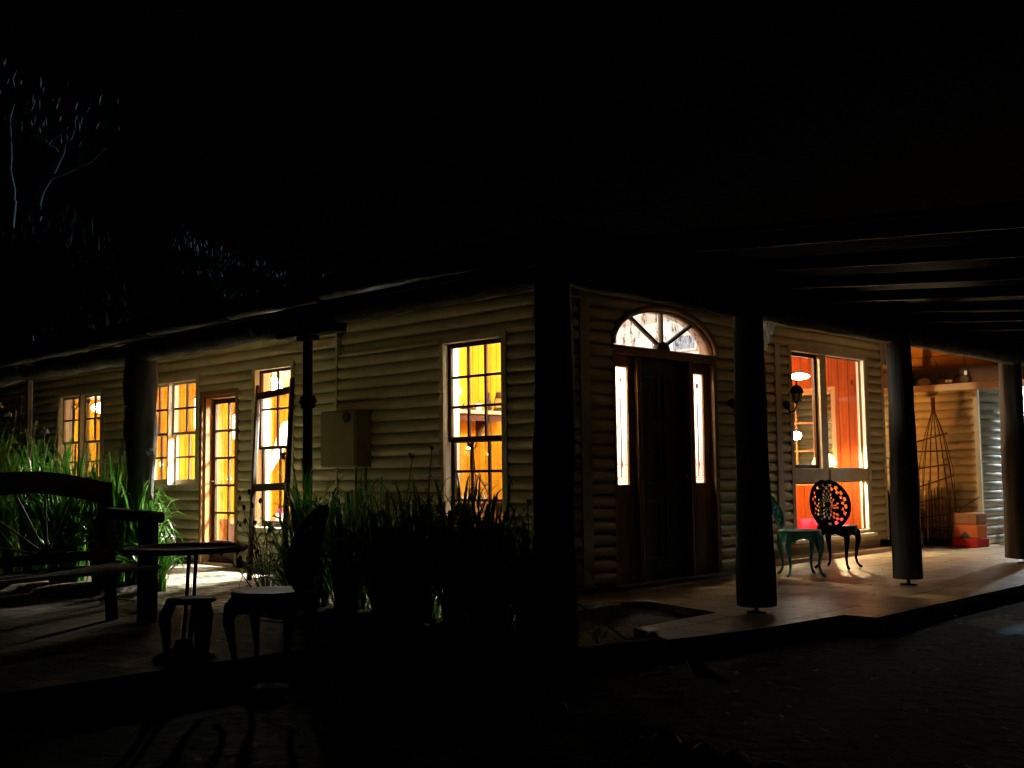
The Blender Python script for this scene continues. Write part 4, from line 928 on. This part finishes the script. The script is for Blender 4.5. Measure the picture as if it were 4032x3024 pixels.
mb = MB(); mb.lathe([(0,0),(.15,0),(.17,.05),(.16,.20),(.12,.24),(0,.24)], n=9); mb.build('block', MT['sleeper'], ax)
mb = MB(); mb.lathe([(0,.24),(.09,.24),(.10,.33),(.05,.42),(0,.43)], n=7); mb.build('offcut', MT['sandstone'], ax)
pot = thing('covered_barbecue', 'dark rounded shape under a cover in the recess left of the third log post', 'barbecue', (9.45,2.62,0))
mb = MB(); mb.lathe([(0,0),(.30,0),(.31,.3),(.30,.55),(.24,.75),(.12,.92),(.05,1.0),(0,1.01)], n=16); mb.xf(lambda v: Vector((v.x*(1+.06*noise.noise(v*4)), v.y*(1+.1*noise.noise(v*5+Vector((3,0,0)))), v.z))); mb.build('cover', MT['iron'], pot)
mb = MB(); mb.tube([(-.30,-.12,.42),(-.325,-.13,.42)], .018, 10); mb.build('reflector', noisy('yellow_reflector', (.7,.65,.1), (.8,.75,.2), 5), pot)
tr_ = thing('hand_trolley', 'grey steel hand trolley with a curved grip in front of the pale log wall', 'trolley', (10.55,.95,0))
for dy in (-.14,.14):
    mb = MB(); mb.tube([(.30,dy-.10,.10),(.18,dy-.05,.45),(.02,dy,.85),(-.08,dy+.02,1.1),(-.10,dy+.02,1.2),(-.02,dy,1.26)], .016, 8); mb.build('frame_tube', MT['gutter'], tr_)
mb = MB()
for z, x in ((.25,.24),(.5,.16),(.75,.06)): mb.tube([(x,-.2,z),(x,.14,z)], .012, 6)
mb.build('crossbar', MT['gutter'], tr_)
mb = MB(); mb.box(.18,.50,-.26,.10,.06,.075); mb.build('toe_plate', MT['gutter'], tr_)
for dy in (-.30,.12): mb = MB(); mb.tube([(.34,dy-.02,.11),(.34,dy+.02,.11)], .11, 18); mb.build('wheel', MT['iron'], tr_)
lc = thing('folded_lawn_chair', 'folded white slatted lawn chair leaning behind the hand trolley', 'chair', (10.95,1.02,0))
for dy in (-.2,.22): mb = MB(); mb.tube([(.0,dy,.0),(.12,dy+.02,.8),(.2,dy+.03,1.55)], .016, 8); mb.build('frame_tube', MT['iron'], lc)
mb = MB()
for i in range(5): mb.beam((-.06+.02*i,-.2,.30+.11*i), (-.06+.02*i,.24,.30+.11*i), .02, .055)
mb.build('slat', MT['white_metal'], lc)
mb = MB(); mb.lathe([(0,0),(.10,.01),(.15,.08),(.12,.16),(.0,.20)], (-.1,.0,.50), n=14); mb.build('cushion', MT['white_metal'], lc)
# coiled cables hanging on the cross beam
def cable(lab, y, r_, n_, seed):
    rnd = random.Random(seed); mb = MB(); pts = []
    for i in range(n_*14): 
        a = 2*math.pi*i/14; pts.append((10.0-.012*rnd.random(), y+r_*1.3*math.cos(a)*(1+.12*rnd.uniform(-1,1))+.01*i/14, 2.24+r_*.75*math.sin(a)*(1+.15*rnd.uniform(-1,1))))
    mb.tube(pts, .006, 5); o = mb.build('cable_coil', MT['iron']); tag(o, lab, 'cable', 'black cables hung on the red-brown beam')
cable('wide loop of black cable near the left end of the red-brown beam', 2.03, .10, 3, 1)
cable('flat tangle of black cable in the middle of the red-brown beam', 1.78, .07, 4, 2)
cable('round coil of black cable with a white plug on the red-brown beam', 1.50, .09, 3, 3)
pg = thing('power_plug', 'small white plug dangling from the coil on the red-brown beam', 'plug', (9.98,1.44,2.33))
mb = MB(); mb.box(-.02,.0,-.018,.018,-.03,.03); mb.build('plug_body', MT['ceramic'], pg, bevel=.004)
mb = MB(); mb.tube([(0,0,.03),(.05,.04,.2),(.1,.09,.36)], .005, 6); mb.build('cord', MT['iron'], pg)
pg = thing('power_socket', 'white socket block lying on the ledge of the red-brown beam', 'socket', (9.99,1.68,2.235))
mb = MB(); mb.box(-.02,.02,-.045,.045,-.02,.02); mb.build('socket_body', MT['ceramic'], pg, bevel=.004)
mb = MB(); mb.tube([(0,.045,0),(.01,.12,.02),(.06,.2,.3)], .005, 6); mb.build('cord', MT['iron'], pg)

# cool outdoor lamp further along the verandah that lights the pale wall (out of frame)
pl = thing('porch_lamp', 'cool white bulkhead lamp on the pale log wall past the last log post', 'lamp', (11.92,.75,2.46))
mb = MB(); mb.ball((0,0,0), .07, 12, 8, (1,1,.6)); mb.build('lamp_shade', emis('cool_bulkhead', (.90,.98,1), 3800), pl)
mb = MB(); mb.lathe([(.085,.03),(.09,.06),(.06,.075)], n=16); mb.build('base', MT['steel'], pl)
mb = MB(); mb.box(-.13,-.12,-.45,.45,-.055,.09); mb.box(-.13,.2,-.45,.45,.09,.10); mb.build('hood', MT['steel'], pl)  # plates added to keep this lamp's light off the front walls

# ------------------------------------------------------------------ edging, stones
def lump(name, lab, p, s_, seed, m='stone', flat=.5, rz=0, group=None):
    mb = MB(); mb.ball((0,0,0), 1, 14, 9)
    def fn(v):
        k = 1+.28*noise.noise(v*1.3+Vector((seed,0,0)))+.10*noise.noise(v*3.5+Vector((0,seed,0)))
        x, y = rot2(v.x*k*s_[0], v.y*k*s_[1], rz); return Vector((x, y, v.z*k*s_[2]))
    mb.xf(fn); o = mb.build(name, MT[m]); o.location = p; tag(o, lab, 'stone', group); return o
sl_ = thing('garden_sleeper', 'old timber sleeper edging the soil bed at the corner post', 'sleeper', (0,0,0))
mb = MB(); mb.beam((.10,-.10,-.045), (.70,-.20,-.045), .10, .11); mb.build('sleeper_body', MT['sleeper'], sl_, bevel=.012)
mb = MB(); mb.tube([(.2,-.12,.011),(.2,-.12,.014)], .008, 8); mb.build('bolt', MT['steel'], sl_)
lump('edging_stone', 'small pale stone where the sleeper meets the tiled floor', (.80,-.10,.0), (.045,.035,.03), 3.3, 'sandstone')
lump('edging_stone', 'smaller dark stone at the front corner of the tiled floor', (.78,-.27,-.04), (.04,.04,.035), 6.3, 'stone')
lump('edging_stone', 'smooth white stone lying alone on the dark lawn', (-1.04,-.93,-.07), (.045,.05,.05), 8.3, 'ceramic')
for i, (x, y, a, lab) in enumerate(((-1.10,-1.60,.3,'first pale edging stone in the curved row on the lawn'),(-1.16,-1.82,.1,'second edging stone in the curved row'),(-1.20,-2.0,.4,'third edging stone, long and flat, in the curved row'),(-1.24,-2.18,.0,'fourth edging stone in the curved row'),(-1.29,-2.36,.2,'edging stone of the curved row nearest the camera'))):
    lump('edging_stone', lab, (x, y, -.10), (.10,.06,.05), i*2.7, 'stone', rz=a, group='row of edging stones on the lawn')
lump('edging_stone', 'flat stepping stone in the garden path beside the iron stool', (-1.62,.62,-.075), (.15,.10,.03), 5.5, 'stone', rz=.5)
mb = MB()
mb.add([(.49,-.56,-.012),(.36,-.72,-.105),(.30,-1.0,-.11),(.44,-.80,-.10),(.49,-.56,-.03),(.36,-.72,-.115),(.30,-1.0,-.118),(.44,-.80,-.112)], [(0,1,2,3),(7,6,5,4),(0,4,5,1),(1,5,6,2),(2,6,7,3),(3,7,4,0)])
tag(mb.build('fallen_leaf', MT['stalk']), 'long pale fallen gum leaf below the edge of the tiled floor', 'leaf')

rnd = random.Random(12); mb = MB()
for i in range(900):
    x = rnd.uniform(-4.6, 6.5); y = rnd.uniform(-4.2, -.1) if x < .6 else rnd.uniform(-4.2, -.85)
    if -4 < x < .3 and y > .9: continue
    a = rnd.uniform(0, 6.28); L2 = rnd.uniform(.015, .05); w2 = L2*rnd.uniform(.16,.4); z = -.112+rnd.uniform(0,.012)
    c_, s_ = math.cos(a)*L2, math.sin(a)*L2; px, py = -math.sin(a)*w2, math.cos(a)*w2; t1, t2 = rnd.uniform(0,.014), rnd.uniform(0,.014)
    mb.add([(x-c_,y-s_,z+t1),(x+px,y+py,z+.002),(x+c_,y+s_,z+t2),(x-px,y-py,z+.006)], [(0,1,3),(1,2,3)])
for i in range(90):
    x = rnd.uniform(1.5, 9); y = rnd.uniform(-.4, 1.7); a = rnd.uniform(0, 6.28); L2 = rnd.uniform(.01, .035); w2 = L2*.25
    if x < 2.6: continue
    c_, s_ = math.cos(a)*L2, math.sin(a)*L2; px, py = -math.sin(a)*w2, math.cos(a)*w2
    mb.add([(x-c_,y-s_,.004),(x+px,y+py,.003),(x+c_,y+s_,.010),(x-px,y-py,.005)], [(0,1,3),(1,2,3)])
tag(mb.build('leaf_litter', noisy('dry_leaf_litter', (.10,.08,.055), (.36,.32,.25), 30, .7, bst=0), solid=.0015), kind='stuff')
# ------------------------------------------------------------------ strap-leaf plants
def strap(mb, base, ang, L, h, w_, curl, twist=0.0, n_=7):
    c_, s_ = math.cos(ang), math.sin(ang); vs = []
    for i in range(n_+1):
        t = i/n_; out = L*(t**1.35); z = h*(math.sin(min(1.0, t*.92)*math.pi*.5)) - curl*max(0, t-.55)**2*4*h
        ww = w_*(1-t**2.2)*(.55+.9*min(t*3, 1)*.5)+.001
        x = base[0]+c_*out; y = base[1]+s_*out; tw = twist*t
        px, py = -s_*math.cos(tw), c_*math.cos(tw)
        vs += [(x-px*ww, y-py*ww, base[2]+z-math.sin(tw)*ww), (x+c_*ww*.25, y+s_*ww*.25, base[2]+z-ww*.35), (x+px*ww, y+py*ww, base[2]+z+math.sin(tw)*ww)]
    fs = []
    for i in range(n_):
        a = 3*i; fs += [(a,a+1,a+4,a+3),(a+1,a+2,a+5,a+4)]
    mb.add(vs, fs, True)
def umbel(mb, p, r_, rnd, k=22):
    for i in range(k):
        a = rnd.uniform(0, 6.28); e = rnd.uniform(-.3, 1.4); d = Vector((math.cos(a)*math.cos(e), math.sin(a)*math.cos(e), math.sin(e)))
        q = Vector(p)+d*r_*rnd.uniform(.6,1); u = d.cross(Vector((0,0,1))).normalized()*.009; v_ = d.cross(u).normalized()*.009
        mb.add([q-u, q+v_, q+u, q-v_, q+d*.018], [(0,1,4),(1,2,4),(2,3,4),(3,0,4)])
def clump(lab, x, y, z, hgt, spread, nleaf, seed, flowers=0, stalks=0, pale=.2, grp='strap-leaved plants along the verandah'):
    rnd = random.Random(seed); t = thing('strap_leaf_plant', lab, 'plant', (x,y,z), 0, grp)
    a_, b_ = MB(), MB()
    for i in range(nleaf):
        mb = b_ if rnd.random() < pale else a_; an = rnd.uniform(0, 6.283); k = rnd.uniform(.35, 1)
        strap(mb, (rnd.uniform(-.10,.10)*spread*2, rnd.uniform(-.10,.10)*spread*2, 0), an, spread*k*rnd.uniform(.7,1.2), hgt*rnd.uniform(.6,1.22)*(1.12-.35*k), rnd.uniform(.009,.018), rnd.uniform(0,1.15)*k, rnd.uniform(-.9,.9))
    a_.build('foliage', MT['leaf'], t)
    if b_.v: b_.build('pale_foliage', MT['leaf_pale'], t)
    for i in range(stalks+flowers):
        mb = MB(); an = rnd.uniform(0,6.28); r_ = rnd.uniform(.02,.22)*spread*2.2; hh = hgt*rnd.uniform(1.02,1.32)
        tip = (math.cos(an)*r_, math.sin(an)*r_, hh); mb.tube([(tip[0]*.2,tip[1]*.2,0),(tip[0]*.6,tip[1]*.6,hh*.6),tip], .0035, 5); mb.build('stalk', MT['stalk'], t)
        mb = MB()
        if i < flowers: umbel(mb, tip, .04, rnd); mb.build('flower_head', MT['petal'], t)
        else:
            for q in range(5): e = rnd.uniform(0,6.28); mb.tube([tip, (tip[0]+.018*math.cos(e), tip[1]+.018*math.sin(e), tip[2]+rnd.uniform(.01,.035)), (tip[0]+.026*math.cos(e), tip[1]+.026*math.sin(e), tip[2]+rnd.uniform(.02,.05))], [.002,.006,.002], 5)
            mb.build('seed_head', MT['stalk'], t)
    return t
L_ = [(-.10,4.72,.55,.42,90),(-.05,5.05,.98,.46,150),(-.20,5.38,1.26,.56,180),(-.40,5.75,1.36,.62,190),(-.46,6.2,1.42,.64,180),(-.45,6.75,1.44,.64,170),(-.5,7.4,1.46,.64,160),(-.45,8.0,1.46,.64,150),(-.6,8.8,1.48,.64,140),(-.5,9.7,1.5,.64,120),(-.55,10.6,1.5,.64,110)]
labs = ['low bright green clump nearest the garden path, left side','green clump in front of the paired window, right of the log post','tall green clump at the foot of the left log post','green clump just left of the left log post','clump with white flowers left of the log post','dense dark clump below the furthest left window','clump with seed stalks under the furthest left window','clump past the furthest left window','dim clump near the left edge of the photo','dim clump behind the bench at the left edge','furthest dim clump along the verandah']
for i, (x, y, h_, s_, k) in enumerate(L_): clump(labs[i], x, y, .04, h_, s_, k, 100+i, flowers=(2 if i in (1,2,4) else (1 if i % 2 else 0)), stalks=(2 if i > 3 else 1), pale=.12 if i < 5 else .3)
C_ = [(.02,2.70,.72,.5,100,.4),(-.14,2.32,1.10,.5,170,.22),(-.05,1.94,1.04,.5,170,.3),(.0,1.56,1.02,.5,170,.4),(-.08,1.18,1.0,.5,170,.4),(-.0,.82,1.04,.5,160,.4),(-.08,.48,1.0,.46,150,.4),(-.02,.18,.84,.36,110,.4)]
labs = ['sparse clump with dry stalks beside the thin steel post','bright green clump right of the thin steel post','second clump right of the thin steel post, under the meter box','clump under the right edge of the meter box','clump left of the tall corner window','clump directly below the tall corner window','clump right of the tall corner window','small clump against the thick corner post']
for i, (x, y, h_, s_, k, p) in enumerate(C_): clump(labs[i], x, y, -.02, h_, s_, k, 200+i, flowers=1 if i in (0,) else 0, stalks=3 if i == 0 else 1, pale=p)
# small weeds in the soil bed by the corner post
def twiggy(lab, x, y, z, seed, h_, nl=22):
    rnd = random.Random(seed); t = thing('weed', lab, 'plant', (x,y,z)); mb = MB(); lf_ = MB()
    for i in range(6):
        a = rnd.uniform(0,6.28); r_ = rnd.uniform(.05,.16); tip = Vector((r_*math.cos(a), r_*math.sin(a), h_*rnd.uniform(.5,1)))
        mb.tube([(0,0,0), tip*.5+Vector((0,0,.04)), tip], .003, 5)
        for q in range(nl//6): s_ = rnd.uniform(.3,1); p = tip*s_; strap(lf_, tuple(p), rnd.uniform(0,6.28), rnd.uniform(.03,.08), rnd.uniform(.0,.05), .007, .3, n_=3)
    mb.build('stem', MT['stalk'], t); lf_.build('foliage', MT['leaf_pale'], t)
twiggy('tall thin weed in the soil bed against the corner post', .42, .42, -.05, 31, .62, 40)
twiggy('small weed at the front of the soil bed', .52, .12, -.05, 33, .16)
mb = MB(); mb.tube([(.55,.50,.22),(.70,.42,.17),(.72,.22,.06),(.70,.02,-.03)], .006, 6); tag(mb.build('bent_stem', MT['stalk']), 'pale bent stem arching over the soil bed', 'stem')
# branchy dead seed stalks by the second tall window
rnd = random.Random(77); t = thing('dry_shrub', 'thin dry branching shrub in front of the second tall window', 'plant', (-.02,3.02,0))
mb = MB(); hd = MB()
for i in range(15):
    a = rnd.uniform(.3,2.6); r_ = rnd.uniform(.15,.62); tip = Vector((-.15*math.cos(a)+rnd.uniform(-.1,.1), r_*math.sin(a)*rnd.choice((1,1,-.3)), rnd.uniform(.35,.95)))
    mid = tip*.5+Vector((rnd.uniform(-.04,.04), rnd.uniform(-.05,.05), .10)); mb.tube([(0,0,0), mid, tip], [.005,.004,.002], 5)
    hd.ball(tip, .016, 6, 5, (1,1,1.5)); q = mid+Vector((rnd.uniform(-.1,.1), rnd.uniform(-.15,.15), .12)); mb.tube([mid, q], .0022, 5); hd.ball(q, .012, 6, 5, (1,1,1.5))
mb.build('branch', MT['sash'], t); hd.build('seed_head', MT['rust'], t)
# tub beside the glass door
tb_ = thing('wooden_tub', 'low dark half-barrel tub on the paving beside the glass door', 'tub', (1.35,7.55,.05))
mb = MB(); mb.lathe([(0,0),(.26,0),(.30,.30),(.32,.31),(.30,.33),(.27,.30),(0,.27)], n=24); mb.build('tub_body', MT['dark_timber'], tb_)
mb = MB(); mb.lathe([(.285,.08),(.292,.12)], n=24, cap=False); mb.build('hoop', MT['steel'], tb_, solid=.004)

# ------------------------------------------------------------------ trees behind the house
def tree(name, lab, base, spec, m, foliage=None, seed=1, cat='tree'):
    rnd = random.Random(seed); t = thing(name, lab, cat, base); B_ = Vector(base)
    for pts, r0, r1 in spec:
        mb = MB(); P = [Vector(p)-B_ for p in pts]; k = len(P); Q = [P[0]]
        for a, b_ in zip(P, P[1:]): 
            for s_ in (.33,.66,1): Q.append(a.lerp(b_, s_)+Vector((rnd.uniform(-1,1), rnd.uniform(-1,1), rnd.uniform(-1,1)))*.03)
        mb.tube(Q, [r0+(r1-r0)*i/(len(Q)-1) for i in range(len(Q))], 8); mb.build('trunk' if r0 > .1 else 'limb', MT[m], t)
    if foliage:
        mb = MB()
        for (c, rad, cnt, sz) in foliage:
            for i in range(cnt):
                d = Vector((rnd.gauss(0,1), rnd.gauss(0,1), rnd.gauss(0,1))); d.normalize(); p = Vector(c)-B_+Vector((d.x*rad[0], d.y*rad[1], d.z*rad[2]))*rnd.uniform(.3,1)
                a = Vector((rnd.uniform(-.4,.4), rnd.uniform(-.4,.4), -1)).normalized(); u = a.cross(Vector((rnd.uniform(-1,1), rnd.uniform(-1,1), .1))).normalized()
                L2, w2 = sz*rnd.uniform(.6,1.5), sz*.13; mb.add([p-u*w2*.2, p+a*L2*.5-u*w2, p+a*L2, p+a*L2*.5+u*w2], [(0,1,2,3)])
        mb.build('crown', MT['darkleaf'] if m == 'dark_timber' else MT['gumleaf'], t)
    return t
V = Vector
tree('gum_tree', 'pale bare-limbed gum tree standing tall behind the left end of the house', (3.9,17.6,-.1),
     [([(3.9,17.6,-.1),(3.95,17.5,3.5),(4.02,17.35,6.5)], .22, .085), ([(4.02,17.35,6.5),(4.15,17.2,7.05),(4.30,16.95,7.55),(4.46,16.75,8.05),(4.50,16.7,8.3)], .075, .03),
      ([(4.13,17.2,7.0),(4.4,16.85,7.2),(4.65,16.6,7.32),(4.95,16.3,7.62)], .05, .012), ([(4.28,16.98,7.5),(4.05,17.2,7.8),(3.95,17.3,7.95)], .03, .012), ([(4.1,17.1,7.7),(4.3,17.0,7.95)], .035, .02)], 'bark',
     [((4.5,16.8,8.2),(1.2,1.2,.7),60,.2), ((3.9,17.3,8.6),(1.3,1.2,.8),60,.2)], 5)
tree('gum_tree', 'second pale gum tree partly cut off at the upper left corner', (3.3,18.0,-.1),
     [([(3.3,18.0,-.1),(3.5,17.9,4),(3.66,17.7,6.6)], .2, .08), ([(3.66,17.7,6.6),(3.62,17.72,7.2),(3.55,17.7,8.1),(3.62,17.65,8.6)], .07, .03)], 'bark',
     [((3.5,17.8,8.8),(1.1,1.1,.9),60,.2)], 6)
tree('leafy_tree', 'bluish leafy tree crown rising above the roof', (6.7,15.2,-.1),
     [([(6.7,15.2,-.1),(6.7,15.1,2.5),(6.8,14.9,4.6)], .18, .06), ([(6.8,14.9,4.6),(6.4,15.1,5.4)], .05, .015), ([(6.8,14.9,4.6),(7.2,14.5,5.2)], .05, .015)], 'bark',
     [((7.0,14.5,5.15),(.45,.8,.30),620,.26), ((7.4,14.1,5.0),(.35,.5,.2),260,.24), ((6.5,15.0,5.5),(.45,.6,.32),300,.22), ((6.1,15.4,5.95),(.3,.4,.22),110,.18)], 9)
tree('young_tree', 'small tree tip showing above the roof ridge', (8.05,13.2,-.1),
     [([(8.05,13.2,-.1),(8.1,13.2,2.5),(8.1,13.2,4.9)], .09, .02), ([(8.1,13.2,4.5),(8.25,13.1,5.0)], .02, .01)], 'bark', [((8.1,13.2,5.0),(.25,.3,.18),70,.16)], 12)

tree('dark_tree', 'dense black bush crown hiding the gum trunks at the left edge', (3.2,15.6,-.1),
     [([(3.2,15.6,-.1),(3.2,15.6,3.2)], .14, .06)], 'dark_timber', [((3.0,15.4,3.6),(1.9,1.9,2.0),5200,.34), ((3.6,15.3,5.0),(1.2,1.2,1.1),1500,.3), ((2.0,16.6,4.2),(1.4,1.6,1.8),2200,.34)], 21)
